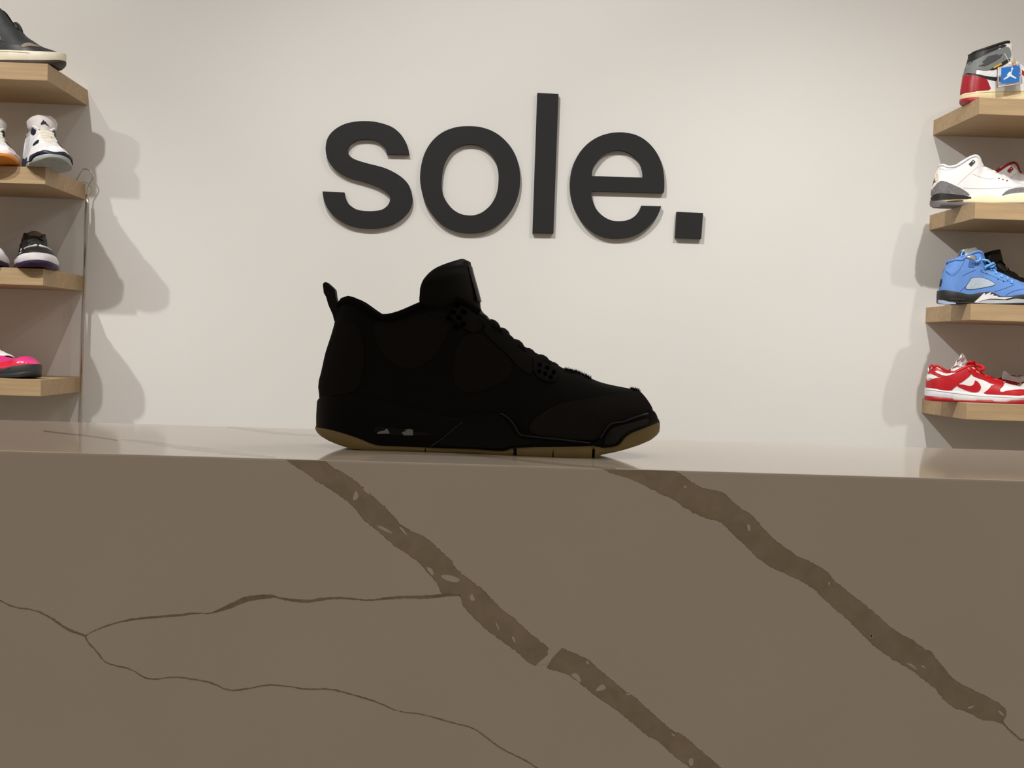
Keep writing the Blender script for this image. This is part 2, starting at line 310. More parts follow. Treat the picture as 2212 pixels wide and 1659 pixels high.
# ------------------------------------------------------------------ shoe builder
class Frame:
    """reads traced points as (x along the shoe, z above its ground) in the shoe's own side plane"""
    def __init__(s, ox, oy, k, heel, Y, yaw, zg):
        s.ox, s.oy, s.k, s.zg, s.yaw = ox, oy, k, zg, yaw
        p = at_y(*s.px(heel), Y); s.P = np.array([p[0], p[1]])
        s.d = np.array([math.cos(yaw), math.sin(yaw)]); s.n = np.array([-math.sin(yaw), math.cos(yaw)])
    def px(s, p): return (s.ox+p[0]/s.k, s.oy+p[1]/s.k)
    def conv(s, p, w):
        r = ray(*s.px(p)); t = (s.P @ s.n - w)/(r[:2] @ s.n); q = r*t
        return ((q[:2]-s.P) @ s.d, q[2]-s.zg)
    def sil(s, *pts): return [s.conv(p, 0.0) for p in pts]
    def near(s, *pts): return [s.conv(p, 0.038) for p in pts]
def hround(u, k=.10): return np.sqrt(np.clip(1-(1-np.minimum(u/k, 1))**2, 0, 1))
def tround(u, k=.24): return np.clip(1-np.maximum(0, (u-1+k)/k)**2.5, 0, 1)**.5
def plan(u): return np.interp(u, [0, .1, .3, .45, .6, .72, .82, 1], [.72, .72, .68, .74, .93, 1, .97, .9])
class Upper:
    def __init__(s, T, B, H, W, xc, xt, wc=.027, wthroat=.013):
        s.T = chaikin(T, 2); s.B = chaikin(B, 2); s.H = chaikin(H, 2); s.W = W; s.wc = wc; s.wth = wthroat
        tx = np.maximum.accumulate(s.T[:, 0]+np.arange(len(s.T))*1e-7); s.tu = (tx-tx[0])/(tx[-1]-tx[0])
        s.bu = (s.B[:, 0]-s.B[0, 0])/(s.B[-1, 0]-s.B[0, 0])
        d = np.r_[0, np.cumsum(np.linalg.norm(np.diff(s.H, axis=0), axis=1))]; s.hs = d/d[-1]
        s.uc = (xc-tx[0])/(tx[-1]-tx[0]); s.ut = (xt-tx[0])/(tx[-1]-tx[0])
        U, S = np.meshgrid(np.linspace(0, 1, 300)**1.25, np.linspace(0, 1, 80), indexing='ij')
        s.P = s.pos(U.ravel(), S.ravel()); s.kd = kdtree.KDTree(len(s.P))
        for i, p in enumerate(s.P): s.kd.insert((p[0], p[2], 0), i)
        s.kd.balance()
    def wt(s, u):
        return np.interp(u, [0, s.uc, s.uc+.04, s.ut, s.ut+.05, 1], [s.wc, s.wc*.82, s.wth*1.15, s.wth*.8, 0, 0])*hround(u, .13)
    def pos(s, u, t):
        Tx = np.interp(u, s.tu, s.T[:, 0]); Tz = np.interp(u, s.tu, s.T[:, 1])
        Bx = np.interp(u, s.bu, s.B[:, 0]); Bz = np.interp(u, s.bu, s.B[:, 1])
        x = Bx+(Tx-Bx)*t; z = Bz+(Tz-Bz)*t
        hx = np.interp(t, s.hs, s.H[:, 0])-(s.B[0, 0]+(s.T[0, 0]-s.B[0, 0])*t); f = np.clip(1-u/.35, 0, 1)**1.5
        x = x+hx*f
        wb = s.W*plan(u)*hround(u)*tround(u); wt = np.minimum(s.wt(u), wb*.9)
        b = np.interp(u, [0, s.uc, s.ut, s.ut+.1, 1], [1.15, 1.25, 1.6, 2.1, 2.3])
        y = wt+(wb-wt)*np.clip(1-t**2.3, 0, 1)**(1/b)
        return np.stack([x, y, z], -1)
    def y(s, x, z):
        a = s.kd.find_n((x, z, 0), 4); w = [1/(d*d+1e-9) for _, _, d in a]
        return sum(s.P[i][1]*k for (_, i, _), k in zip(a, w))/sum(w)
class Sole:
    def __init__(s, x0, x1, W): s.x0, s.x1, s.W = x0, x1, W
    def wx(s, x):
        u = np.clip((np.asarray(x)-s.x0)/(s.x1-s.x0), 0, 1); return s.W*plan(u)*hround(u, .12)*tround(u, .25)
    def y(s, x, z): return float(s.wx(x))
def shell(up, name, m, parent, nu=70, ns=16):
    u = .5-.5*np.cos(np.pi*np.linspace(0, 1, nu)); t = np.linspace(0, 1, ns)
    U, S = np.meshgrid(u, t, indexing='ij'); P = up.pos(U.ravel(), S.ravel()).reshape(nu, ns, 3)
    bm = bmesh.new()
    for sg in (-1, 1):
        v = [[bm.verts.new((p[0], sg*p[1], p[2])) for p in row] for row in P]
        for i in range(nu-1):
            for j in range(ns-1):
                bm.faces.new((v[i][j], v[i+1][j], v[i+1][j+1], v[i][j+1]))
    bmesh.ops.remove_doubles(bm, verts=bm.verts[:], dist=2e-5)
    return from_bm(name, bm, m, parent, True)
def lining(up, m, parent, depth=.055, lip=.0035):
    u = np.linspace(0, up.uc+getattr(up, 'ext', .05), 26); R = up.pos(u, np.ones_like(u)); bm = bmesh.new()
    path = [(p[0], -p[1], p[2]) for p in R[::-1]]+[(p[0], p[1], p[2]) for p in R[1:]]
    prof = [(0, 0.0), (.003, .002), (.007, -.002), (.009, -.02), (.010, -depth)]; rings = []
    for x, y, z in path:
        s = 1 if y > 0 else -1
        rings.append([bm.verts.new((x+(.6*i if x < .03 else 0), s*max(abs(y)-i, 0), max(z+dz, .022))) for i, dz in prof])
    for a, b in zip(rings[:-1], rings[1:]):
        for k in range(len(prof)-1): bm.faces.new((a[k], b[k], b[k+1], a[k+1]))
    n = len(rings)
    for i in range(n//2): 
        q = [rings[i][-1], rings[i+1][-1], rings[n-2-i][-1], rings[n-1-i][-1]]
        if len(set(q)) == 4: bm.faces.new(q)
    from_bm('lining', bm, m, parent, True)
    tube('collar_edge', path, lip, m, parent, 8)
def sole_layer(name, top, bot, sole, m, parent, n=110, bulge=.0012):
    top = chaikin(top, 1); bot = np.asarray(bot, float)
    x = sole.x0+(sole.x1-sole.x0)*(.5-.5*np.cos(np.pi*np.linspace(0, 1, n)))
    x = np.unique(np.r_[x, bot[1:-1, 0]]); x = x[(x >= sole.x0) & (x <= sole.x1)]
    zt = np.interp(x, top[:, 0], top[:, 1]); zb = np.minimum(np.interp(x, bot[:, 0], bot[:, 1]), zt-.0004); w = sole.wx(x)
    bm = bmesh.new(); lev = [0, .12, .5, .88, 1]; bl = [-.001, 0, bulge, 0, -.001]; n = len(x)
    g = {}
    for sg in (-1, 1):
        g[sg] = [[bm.verts.new((x[i], sg*(max(w[i]+b, 0) if 0 < i < n-1 else 0), zb[i]+(zt[i]-zb[i])*l)) for l, b in zip(lev, bl)] for i in range(n)]
        for i in range(n-1):
            for k in range(4): bm.faces.new((g[sg][i][k], g[sg][i+1][k], g[sg][i+1][k+1], g[sg][i][k+1]))
    for k in (0, 4):
        for i in range(n-1): bm.faces.new((g[1][i][k], g[1][i+1][k], g[-1][i+1][k], g[-1][i][k]))
    bmesh.ops.remove_doubles(bm, verts=bm.verts[:], dist=1e-5)
    o = from_bm(name, bm, m, parent, True)
    o.data.set_sharp_from_angle(angle=math.radians(50)); return o
def panel(name, poly, surf, m, parent, off=.0009, step=.005, sides=(-1, 1), smooth=2, label=None):
    p = chaikin(poly, smooth, True) if smooth else np.asarray(poly, float)
    q = []
    for i in range(len(p)):
        a, b = p[i], p[(i+1) % len(p)]; k = max(1, int(np.linalg.norm(b-a)/step)); q += [a+(b-a)*j/k for j in range(k)]
    q = np.array(q); n = len(q)
    pts = [Vector((a[0], a[1])) for a in q]; lo, hi = q.min(0), q.max(0)
    xs = q[:, 0]; zs = q[:, 1]; xn = np.roll(xs, -1); zn = np.roll(zs, -1)
    for gx in np.arange(lo[0]+step/2, hi[0], step):
        for gz in np.arange(lo[1]+step/2, hi[1], step):
            c = ((zs > gz) != (zn > gz)) & (gx < (xn-xs)*(gz-zs)/(zn-zs+1e-12)+xs)
            if c.sum() % 2 and np.hypot(xs-gx, zs-gz).min() > step*.45: pts.append(Vector((gx, gz)))
    V, _, F, *_r = delaunay_2d_cdt(pts, [], [list(range(n))], 1, 1e-7)
    h = .0025; P = []
    for v in V:
        y = surf.y(v.x, v.y); dx = (surf.y(v.x+h, v.y)-surf.y(v.x-h, v.y))/(2*h); dz = (surf.y(v.x, v.y+h)-surf.y(v.x, v.y-h))/(2*h)
        nn = np.array([-dx, 1, -dz]); nn /= np.linalg.norm(nn); P.append(((v.x, y, v.y), nn))
    first = None
    for sg in sides:
        bm = bmesh.new()
        vs = [bm.verts.new((a[0]+off*k[0], sg*max(a[1]+off*k[1], 0), a[2]+off*k[2])) for a, k in P]
        nrm = {v.index if False else id(v): k for v, (a, k) in zip(vs, P)}
        for f in F:
            try: bm.faces.new([vs[i] for i in f])
            except ValueError: pass
        be = [e for e in bm.edges if e.is_boundary]; old = {tuple(round(c, 7) for c in v.co): k for v, (a, k) in zip(vs, P)}
        if be:
            ex = bmesh.ops.extrude_edge_only(bm, edges=be)
            for v in [g for g in ex['geom'] if isinstance(g, bmesh.types.BMVert)]:
                k = old.get(tuple(round(c, 7) for c in v.co), (0, 1, 0))
                v.co -= Vector((k[0], sg*k[1], k[2]))*(off+.0012)
        o = from_bm(name, bm, m, parent, True); o.data.set_sharp_from_angle(angle=math.radians(40))
        if label: o['label'] = label
        first = first or o
    return first
def heel_strip(up, u1, s0, s1, m, parent, off=.0016):
    u = np.linspace(0, u1, 9)**1.0; t = np.linspace(s0, s1, 10); U, S_ = np.meshgrid(u, t, indexing='ij')
    P = up.pos(U.ravel(), S_.ravel()).reshape(9, 10, 3); bm = bmesh.new(); g = []
    for sg, idx in ((-1, range(8, -1, -1)), (1, range(1, 9))):
        for i in idx:
            f = u[i]/u1; g.append([bm.verts.new((p[0]-off*(1-f)**.5, sg*(p[1]+(off*f**.5 if i else 0)), p[2])) for p in P[i]])
    for a, b in zip(g[:-1], g[1:]):
        for k in range(9): bm.faces.new((a[k], a[k+1], b[k+1], b[k]))
    return from_bm('heel_strip', bm, m, parent, True)
def strip(pts, w):
    p = crom(pts, 4); d = np.gradient(p, axis=0); nn = np.stack([-d[:, 1], d[:, 0]], 1); nn /= np.linalg.norm(nn, axis=1)[:, None]+1e-9
    return np.concatenate([p+nn*w/2, (p-nn*w/2)[::-1]])
def seam(pts, surf, m, parent, w=.0012, off=.0004, sides=(-1,)):
    return panel('seam', strip(pts, w), surf, m, parent, off, .004, sides, 0)
def lace_bar(x, z, ang, hl, hz, span, m, parent, skew=0.0, sag=.006, name='lace'):
    bm = bmesh.new(); R = []; ca, sa = math.cos(ang), math.sin(ang)
    for k in range(9):
        t = -1+k/4; y = t*span; dz = -sag*t*t; dx = skew*t
        R.append([bm.verts.new((x+dx+ca*math.cos(a)*hl-sa*math.sin(a)*hz, y, z+dz+sa*math.cos(a)*hl+ca*math.sin(a)*hz)) for a in (2*math.pi*j/10 for j in range(10))])
    for a, b in zip(R[:-1], R[1:]):
        for j in range(10): bm.faces.new((a[j], a[(j+1) % 10], b[(j+1) % 10], b[j]))
    bm.faces.new(R[0][::-1]); bm.faces.new(R[-1])
    return from_bm(name, bm, m, parent, True)
def tongue(Cn, E, m, parent, hw=.036, th=.004, n=13, name='tongue'):
    k0 = len(Cn); Cn = crom(Cn, 3); E = crom(E, 3); bm = bmesh.new(); g = []; top = hw; nr_ = len(Cn)
    for r_, (c, e) in enumerate(zip(Cn, E)):
        row = []; hw = np.interp(r_/(nr_-1), [0, .25, .42, .7, .88, 1], [.010, .013, top*.9, top, top*.8, top*.35])
        for k in range(n):
            t = -1+2*k/(n-1); f = abs(t)**1.8; row.append(bm.verts.new((c[0]+(e[0]-c[0])*f, hw*math.sin(t*math.pi/2), c[1]+(e[1]-c[1])*f)))
        g.append(row)
    for a, b in zip(g[:-1], g[1:]):
        for k in range(n-1): bm.faces.new((a[k], a[k+1], b[k+1], b[k]))
    o = from_bm(name, bm, m, parent, True); s = o.modifiers.new('thick', 'SOLIDIFY'); s.thickness = th; s.offset = 0
    b = o.modifiers.new('round', 'SUBSURF'); b.levels = 1; b.render_levels = 1
    return o
def slab(name, outline, half, m, parent, bevel=.0015, y=0.0):
    o = prism(name, outline, [], y-half, y+half, m, parent)
    b = o.modifiers.new('round', 'BEVEL'); b.width = bevel; b.segments = 2; b.limit_method = 'ANGLE'
    return o
def ellipse(cx, cz, rx, rz, n=10, a=0.0):
    return [(cx+rx*math.cos(t)*math.cos(a)-rz*math.sin(t)*math.sin(a), cz+rx*math.cos(t)*math.sin(a)+rz*math.sin(t)*math.cos(a)) for t in (2*math.pi*i/n for i in range(n))]
def cm(key, c, rough=.55, **k): return mat(key, lin(c), rough, **k)

def edge(F, sole, *pts):
    """traced points lying on the near flank of a sole"""
    out = []
    for p in pts:
        x, z = F.conv(p, 0.0)
        for _ in range(3): x, z = F.conv(p, float(sole.wx(x)))
        out.append((max(x, .0006), z))
    return out

def onto(F, surf, *pts):
    """traced points lying on the near flank of an upper"""
    out = []
    for p in pts:
        w = .03
        for _ in range(5):
            x, z = F.conv(p, w); w = .5*w+.5*surf.y(x, z)
        x, z = F.conv(p, w); out.append((max(x, .0008), z))
    return out

# ---- the shape of a basketball shoe with winged eyelets, traced from the black shoe on the counter
FM = Frame(0, 0, 1, (682, 920), 1.127, 0.0, ZT)
def spec_winged():
    F = FM; S = {}
    L = F.conv((1424.5, 915), 0)[0]
    S['sole'] = Sole(0.0, L, .0515)
    S['up'] = Upper(
        F.sil((733.5, 662), (737, 656), (743, 653), (752, 649), (760, 648.5), (778.5, 656.5), (790.6, 665), (802.6, 674), (814.7, 682.5), (829, 689), (845, 688), (870, 681), (892, 671), (912.5, 662), (940, 650), (955, 645), (967, 643.5), (980, 644.5), (1000, 652), (1020, 665), (1036, 677), (1060, 695), (1085, 713), (1110, 732), (1135, 751), (1160, 764), (1190, 779), (1215, 797), (1241, 801), (1260, 808.5), (1286, 822), (1310, 829.5), (1351, 837.5), (1370, 841), (1381, 843), (1392, 854.5), (1400, 865), (1408, 878), (1413, 900)),
        F.sil((690, 880), (760, 890), (860, 905), (950, 915), (1050, 935), (1150, 950), (1280, 958), (1340, 945), (1390, 925), (1413, 908)),
        F.sil((690, 880), (691, 860), (688, 838), (687.5, 826), (692, 812), (697.5, 788), (702.5, 762.5), (712, 736), (721.5, 706), (724, 690), (733.5, 662)),
        .0485, F.conv((1000, 650), 0)[0], F.conv((1205, 790), 0)[0], .029)
    e = lambda *p: edge(F, S['sole'], *p)
    gum_top = e((681.9, 920.5), (709.8, 927.2), (743, 936.5), (776, 947), (802.6, 959), (822.5, 963.6), (868.9, 964.3), (930, 967.6), (1008.6, 969), (1084.6, 974.7), (1093.4, 973.4), (1107.3, 967), (1147.8, 964.6), (1200, 963.3), (1259.6, 961.6), (1278, 960.3), (1292.7, 963), (1303.3, 967.6), (1332.5, 963.6), (1340.4, 957.7), (1349.7, 944.4), (1365.6, 933.8), (1392, 924.5), (1416, 915.2), (1424, 911.3))
    gum_bot = e((682, 928), (684.5, 934), (692.5, 942), (710, 952.5), (739, 964), (757, 969), (789, 974.5))
    x1 = gum_bot[-1][0]+.022
    notch = lambda a, b, h: [(a, 0), (a+.0004, h), (b-.0004, h), (b, 0)]
    X = lambda p: e((p, 985))[0][0]
    gum_bot = [(x, max(z, 0)) for x, z in gum_bot]+[(x1, 0)]+notch(X(917), X(919.5), .004)+notch(X(1108), X(1116), .0075)+notch(X(1193), X(1196), .004)+notch(X(1278.5), X(1285), .008)
    tail = e((1300, 982.5), (1326, 977.6), (1352.4, 970.9), (1379, 962.3), (1405.4, 951), (1417.3, 941.8), (1424, 930), (1425, 922))
    S['gum'] = (gum_top, gum_bot+[(x, max(z, 0)) for x, z in tail])
    mid_top = e((683.5, 868), (688.6, 860), (700, 854), (725, 850), (745, 849.5), (770, 853), (830, 866), (900, 884), (960, 899), (990, 903), (1005, 896), (1040, 890), (1080, 891), (1096, 900), (1110, 917), (1121, 936), (1140, 941), (1200, 948), (1278, 957), (1290, 954), (1300, 942), (1310, 925), (1322, 914.5), (1344.4, 911), (1365.6, 903), (1398, 893), (1406, 885.5), (1413, 887), (1419, 895), (1423, 907))
    S['mid'] = (mid_top, [(x, z-.002) for x, z in gum_top])
    n = lambda *p: onto(F, S['up'], *p)
    S['panels'] = [
        ('side_mesh', n((985, 745), (1015, 715), (1040, 722), (1075, 750), (1105, 780), (1110, 800), (1090, 825), (1040, 845), (1000, 850), (975, 820)), 'mesh', .0005),
        ('toe_guard', n((1205, 872), (1260, 863), (1300, 858), (1340, 853), (1376, 845), (1388, 856), (1398, 872), (1400, 890), (1366, 902), (1325, 912), (1306, 930), (1292, 950), (1250, 950), (1190, 945), (1140, 935), (1150, 905)), 'guard', .0012),
        ('eyelet_wing', n((984, 656), (1004, 664), (1030, 684), (1046, 702), (1030, 722), (1010, 716), (984, 696), (970, 680)), 'wing', .0016),
        ('eyelet_wing', n((1150, 776), (1158, 772), (1180, 786), (1208, 806), (1200, 822), (1188, 828), (1154, 814)), 'wing', .0016),
        ('eyestay', n((1040, 706), (1062, 706), (1090, 728), (1130, 760), (1152, 776), (1152, 812), (1125, 800), (1095, 765), (1060, 735)), 'stay', .0009),
        ('heel_panel', n((703, 790), (712, 750), (728, 712), (745, 690), (775, 700), (790, 760), (780, 830), (760, 850), (705, 856), (696, 830)), 'stay', .0010),
        ('ankle_panel', n((800, 690), (850, 700), (920, 675), (965, 668), (975, 700), (950, 760), (900, 800), (850, 790), (815, 750)), 'mesh', .0004)]
    S['holes'] = n((987, 661), (1000.5, 675), (979, 675), (969, 687), (991, 687), (999, 700.5), (985, 706.5)), n((1165, 790.5), (1181, 797), (1195, 806.5), (1164, 804), (1177, 809), (1189, 817))
    S['laces'] = [F.conv(p, 0) for p in ((1045, 686), (1066, 699), (1089, 717), (1118, 742), (1144, 760), (1172, 774), (1197, 790))]
    S['tongueC'] = F.sil((1110, 735), (1066, 702), (1037, 674), (1034.5, 652), (1029, 630), (1022, 605), (1017, 587), (1014.5, 576), (1012, 566))
    E = [F.conv(p, .012) for p in ((1108, 742), (1062, 712), (1010, 690))]+[F.conv(p, .036) for p in ((913, 664), (905, 635), (908, 615), (918, 597), (940, 578))]
    S['tongueE'] = E+[F.conv((1000, 560.5), .01)]
    S['tab'] = F.sil((735, 700), (724, 695), (720.6, 680.4), (711, 658.7), (706.2, 641.8), (701.3, 633.4), (698.9, 614.1), (703.8, 609.3), (709, 611), (717, 618), (725.5, 626.2), (727.3, 640.6), (732.7, 662.3), (738, 680))
    S['air'] = e((806, 925), (818, 920), (880, 925), (925, 930), (934, 934), (930, 939), (895, 941), (812, 937))
    S['chips'] = [e((815, 934), (822, 931), (830, 930), (836, 925), (839, 930), (842, 936), (815, 937)), e((868, 934), (880, 929), (872, 928), (885, 926.5), (892, 928), (892, 940), (872, 940))]
    S['bumper'] = e((1303, 950), (1312, 932), (1325, 921), (1345, 917), (1370, 910), (1398, 901), (1396, 916), (1365, 925), (1340, 940), (1330, 957), (1305, 962))
    S['wingpiece'] = e((938, 962), (975, 935), (1000, 912), (1020, 903), (1060, 896), (1082, 897), (1096, 910), (1108, 930), (1116, 944), (1150, 952), (1150, 960), (1105, 962), (1085, 969), (1000, 964))
    S['trim'] = [e((1296, 947), (1304, 935), (1311, 924), (1322, 914.5), (1344, 911), (1366, 903), (1385, 897), (1399, 893)), e((1080, 892), (1094, 900), (1104, 909), (1113, 922), (1120, 935), (1127, 940), (1150, 943), (1200, 948), (1240, 952.5), (1276, 957)), e((930, 964), (955, 948), (980, 927), (1000, 911))]  # edge lines that carry the added highlight tubes
    return S
WINGED = spec_winged()
def winged(name, label, loc, yaw, c, group=None, full=True, cat='shoe', pull=True):
    S = WINGED; root = tag(empty(name, loc, yaw), label, cat, group); up, so = S['up'], S['sole']
    shell(up, 'upper', c['upper'], root); lining(up, c['lining'], root)
    sole_layer('outsole', *S['gum'], so, c['gum'], root, 160)
    sole_layer('midsole', *S['mid'], Sole(.0006, so.x1-.0008, so.W-.0005), c['mid'], root, 140, .0018)
    wings = []
    for nm, poly, key, off in S['panels']:
        q = panel(nm, poly, up, c[key], root, off)
        if nm == 'eyelet_wing': wings.append(q)
    sd = (-1,) if not full else (-1, 1)
    if full:
        for P, r, wg in zip(S['holes'], (.0021, .0016), wings):
            for p in P: panel('perforation', ellipse(p[0], p[1], r*1.2, r, 8, -.6), up, c['hole'], wg, .0019, .004, (-1,), 0)
        aw = panel('air_window', S['air'], so, c['window'], root, .0012, .004, sd)
        for ch in S['chips']: panel('air_unit', ch, so, c['air'], aw, .0018, .003, (-1,), 0)
    for t in S['trim'] if full else []: tube('glint_bead', crom([(x, -float(so.wx(x))-.0012, z) for x, z in t], 3), .0008, c['trim'], root, 6)  # thin glossy tubes added along the edges to catch highlight lines
    panel('toe_bumper', S['bumper'], so, c['bump'], root, .0022, .004)
    panel('support_wing', S['wingpiece'], so, c['wingp'], root, .0022, .004)
    for i, (x, z) in enumerate(S['laces']):
        lace_bar(x, z, -.66 if i < 4 else -.5, .0052, .0031, .019 if i else .021, c['lace'], root, skew=.003*(-1)**i)
    tongue(S['tongueC'], S['tongueE'], c['tongue'], root)
    if pull: slab('pull_tab', S['tab'], .008, c['tab'], root)
    return root
K = lambda key, v, rough=.9, **k: mat(key, (v*.62, v*.57, v*.50), rough, **k)
BLK = dict(upper=K('black_suede', .010, bump=.25, bscale=700, spec=.15), lining=K('black_lining', .008, spec=.1), gum=cm('gum_rubber', (122, 106, 62), .5, var=.08, bump=.1, bscale=500),
           mid=K('black_midsole', .007, .5, spec=.09), mesh=K('black_mesh', .018, bump=.4, bscale=900, spec=.1), guard=K('black_toe_suede', .022, bump=.3, bscale=700, spec=.12), wing=K('black_wing', .016, .8, spec=.08), stay=K('black_eyestay', .016, spec=.12, bump=.25, bscale=700),
           hole=K('black_hole', .002, 1, spec=0), window=K('black_window', .004, .25, spec=.2), air=cm('clear_air_unit', (120, 126, 122), .15), trim=K('black_glint_gloss', .006, .12, spec=.45), bump=K('black_gloss_plastic', .006, .10, spec=.3), wingp=K('black_satin_plastic', .006, .3, spec=.12), lace=K('black_lace', .015, bump=.3, bscale=1500, spec=.1), tongue=K('black_tongue_leather', .010, .5, spec=.15), tab=K('black_pull_tab', .013, .6, spec=.2))
main = winged('sneaker', 'black suede basketball sneaker with gum sole standing on the counter', (FM.P[0], FM.P[1], CT), 0.0, BLK)
# raised nap of the suede at the toe
bm = bmesh.new(); nr = np.random.RandomState(3)
for i in range(420):
    px = 1219+nr.rand()*58 if i < 300 else 1365+nr.rand()*18; u = None
    x, _ = FM.conv((px, 800), 0); tu = np.interp(x, WINGED['up'].T[:, 0], WINGED['up'].tu); s_ = 1-.03*nr.rand()**2
    p = WINGED['up'].pos(np.array([tu]), np.array([s_]))[0]; y = p[1]*(1 if nr.rand() > .5 else -1); h = .0012+.0022*nr.rand(); a = nr.rand()*6.28; w = .0005
    d = Vector((nr.randn()*.5, nr.randn()*.5, 1)).normalized()*h
    v = [bm.verts.new((p[0]+w*math.cos(a), y+w*math.sin(a), p[2]-.0005)), bm.verts.new((p[0]-w*math.cos(a), y-w*math.sin(a), p[2]-.0005)), bm.verts.new(Vector((p[0], y, p[2]))+d)]
    bm.faces.new(v)
tag(from_bm('suede_nap', bm, BLK['guard'], main), kind='stuff')
# tongue label: a small glossy patch on the tongue front
tc_ = WINGED['tongueC']; lab = [(tc_[i][0]+.0024, tc_[i][1]) for i in range(3, 8)]
bm = bmesh.new(); g = [[bm.verts.new((x-.0035*(k/3)**2, y, z)) for k, y in ((a, a*.0045) for a in range(-3, 4))] for x, z in lab]
for a, b in zip(g[:-1], g[1:]):
    for k in range(6): bm.faces.new((a[k], a[k+1], b[k+1], b[k]))
from_bm('tongue_label', bm, K('black_label_print', .010, .4, spec=.18), main, True)

# ---- right shelves -----------------------------------------------------------------
WHT = cm('white_leather', (236, 236, 238), .45, var=.02); CREAM = cm('cream_rubber', (238, 224, 182), .5, var=.03)
RED = cm('red_leather', (186, 22, 34), .4, var=.06); DRED = cm('dark_red_leather', (160, 22, 38), .4, var=.06)
BLACK = cm('black_leather', (26, 26, 26), .5); GREY = cm('grey_leather', (122, 126, 126), .6, var=.05)
OFFW = cm('off_white_lace', (232, 226, 210), .8); SEAM = cm('grey_seam', (176, 174, 172), .8)

# high-top: grey ankle, red heel, cream midsole
FH = Frame(2052, 80, 10.369, (232, 1450), 3.19, 0.0, ZR[0])
def spec_high(front=None):
    F = FH; S = {}; L = .305; S['sole'] = Sole(0.0, L, .0505)
    T = F.sil((440, 425), (470, 388), (560, 362), (680, 327), (850, 267), (1000, 217), (1110, 182), (1200, 162), (1262, 175), (1300, 205), (1340, 270), (1352, 420), (1365, 520), (1480, 590), (1600, 665), (1800, 840), (2000, 965))
    T = T[:9]+front if front else T+[(.240, .062), (.272, .055), (.293, .044), (.301, .034)]
    B = F.sil((262, 1300), (480, 1250), (930, 1215), (1659, 1195))+[(.235, .024), (.280, .026), (.301, .030)]
    H = F.sil((262, 1300), (268, 1150), (302, 950), (328, 830), (382, 640), (412, 580), (428, 480), (440, 425))
    B = [(x, max(z-.007, .012)) for x, z in B]; H[0] = B[0]
    S['up'] = Upper(T, B, H, .047, F.conv((1290, 200), 0)[0], F.conv((1950, 960), 0)[0], .030)
    S['up'].ext = -.02
    e = lambda *p: edge(F, S['sole'], *p)
    top = e((235, 1300), (350, 1250), (480, 1225), (700, 1205), (930, 1190), (1659, 1170))+[(.235, .031), (.280, .034), (.305, .038)]
    bot = [(0, .011), (.05, .0095), (.12, .009), (.22, .009), (.27, .012), (.305, .020)]
    S['mid'] = (top, bot); S['out'] = ([(x, z) for x, z in bot], [(0, .004), (.012, 0), (.245, 0), (.285, .005), (.305, .014)])
    n = lambda *p: onto(F, S['up'], *p)
    S['P'] = [('heel_counter', n((328, 848), (480, 852), (640, 882), (820, 940), (870, 1060), (920, 1185), (700, 1200), (480, 1220), (350, 1245), (262, 1285), (266, 1120), (303, 950)), 'heel', .0019, 1),
      ('collar', n((415, 578), (438, 430), (475, 392), (680, 330), (1000, 222), (1105, 188), (1118, 255), (900, 340), (700, 440), (560, 520)), 'collar', .0019, 1),
      ('collar', n((1112, 195), (1200, 168), (1255, 180), (1262, 205), (1122, 258)), 'collar', .0019, 1),
      ('ankle_flap', n((410, 590), (560, 527), (900, 347), (1120, 267), (1290, 212), (1352, 285), (1368, 440), (1300, 482), (1180, 562), (960, 682), (880, 745), (700, 745), (362, 740), (382, 650)), 'ankle', .0020, 1),
      ('swoosh', n((355, 822), (560, 830), (800, 880), (1040, 905), (1200, 915), (1420, 900), (1650, 800), (1350, 985), (1180, 1015), (1040, 985), (820, 940), (640, 885), (480, 852), (350, 850)), 'swoosh', .0022, 1),
      ('eyelet_strip', n((880, 745), (960, 685), (1345, 462), (1342, 545), (1150, 660), (1000, 735)), 'swoosh', .0018, 1),
      ('eyestay', n((1390, 570), (1560, 690), (1800, 900), (1930, 980), (1880, 1010), (1700, 900), (1500, 760), (1390, 680)), 'toe', .0012, 1),
      ('toe_cap', n((1640, 1175), (1760, 1010), (1900, 1000), (2000, 1080), (2300, 1080), (2600, 1120), (2840, 1240), (2840, 1270), (2300, 1190)), 'toe', .0012, 1)]
    S['wings'] = n((640, 660), (760, 600), (720, 560), (790, 500), (830, 450), (960, 410), (1050, 390), (1070, 420), (1170, 385), (1120, 460), (1000, 540), (850, 620), (760, 655))
    S['yellow'] = n((962, 684), (1132, 588), (1150, 622), (975, 710))
    S['laces'] = [F.conv(p, 0) for p in ((1420, 600), (1540, 690), (1660, 780), (1780, 875), (1900, 940))]
    S['TC'] = F.sil((1850, 920), (1600, 740), (1480, 640), (1430, 560), (1400, 480), (1370, 380)); S['TE'] = [F.conv(p, .03) for p in ((1780, 980), (1500, 820), (1400, 720), (1340, 620), (1310, 540), (1300, 400))]
    return S
HIGH = spec_high()
HIGH2 = spec_high([(.130, .149), (.144, .143), (.153, .1375), (.163, .125), (.171, .112), (.185, .099), (.200, .086), (.212, .074), (.2285, .065), (.244, .0545), (.261, .0490), (.283, .0430), (.294, .037), (.301, .032)])
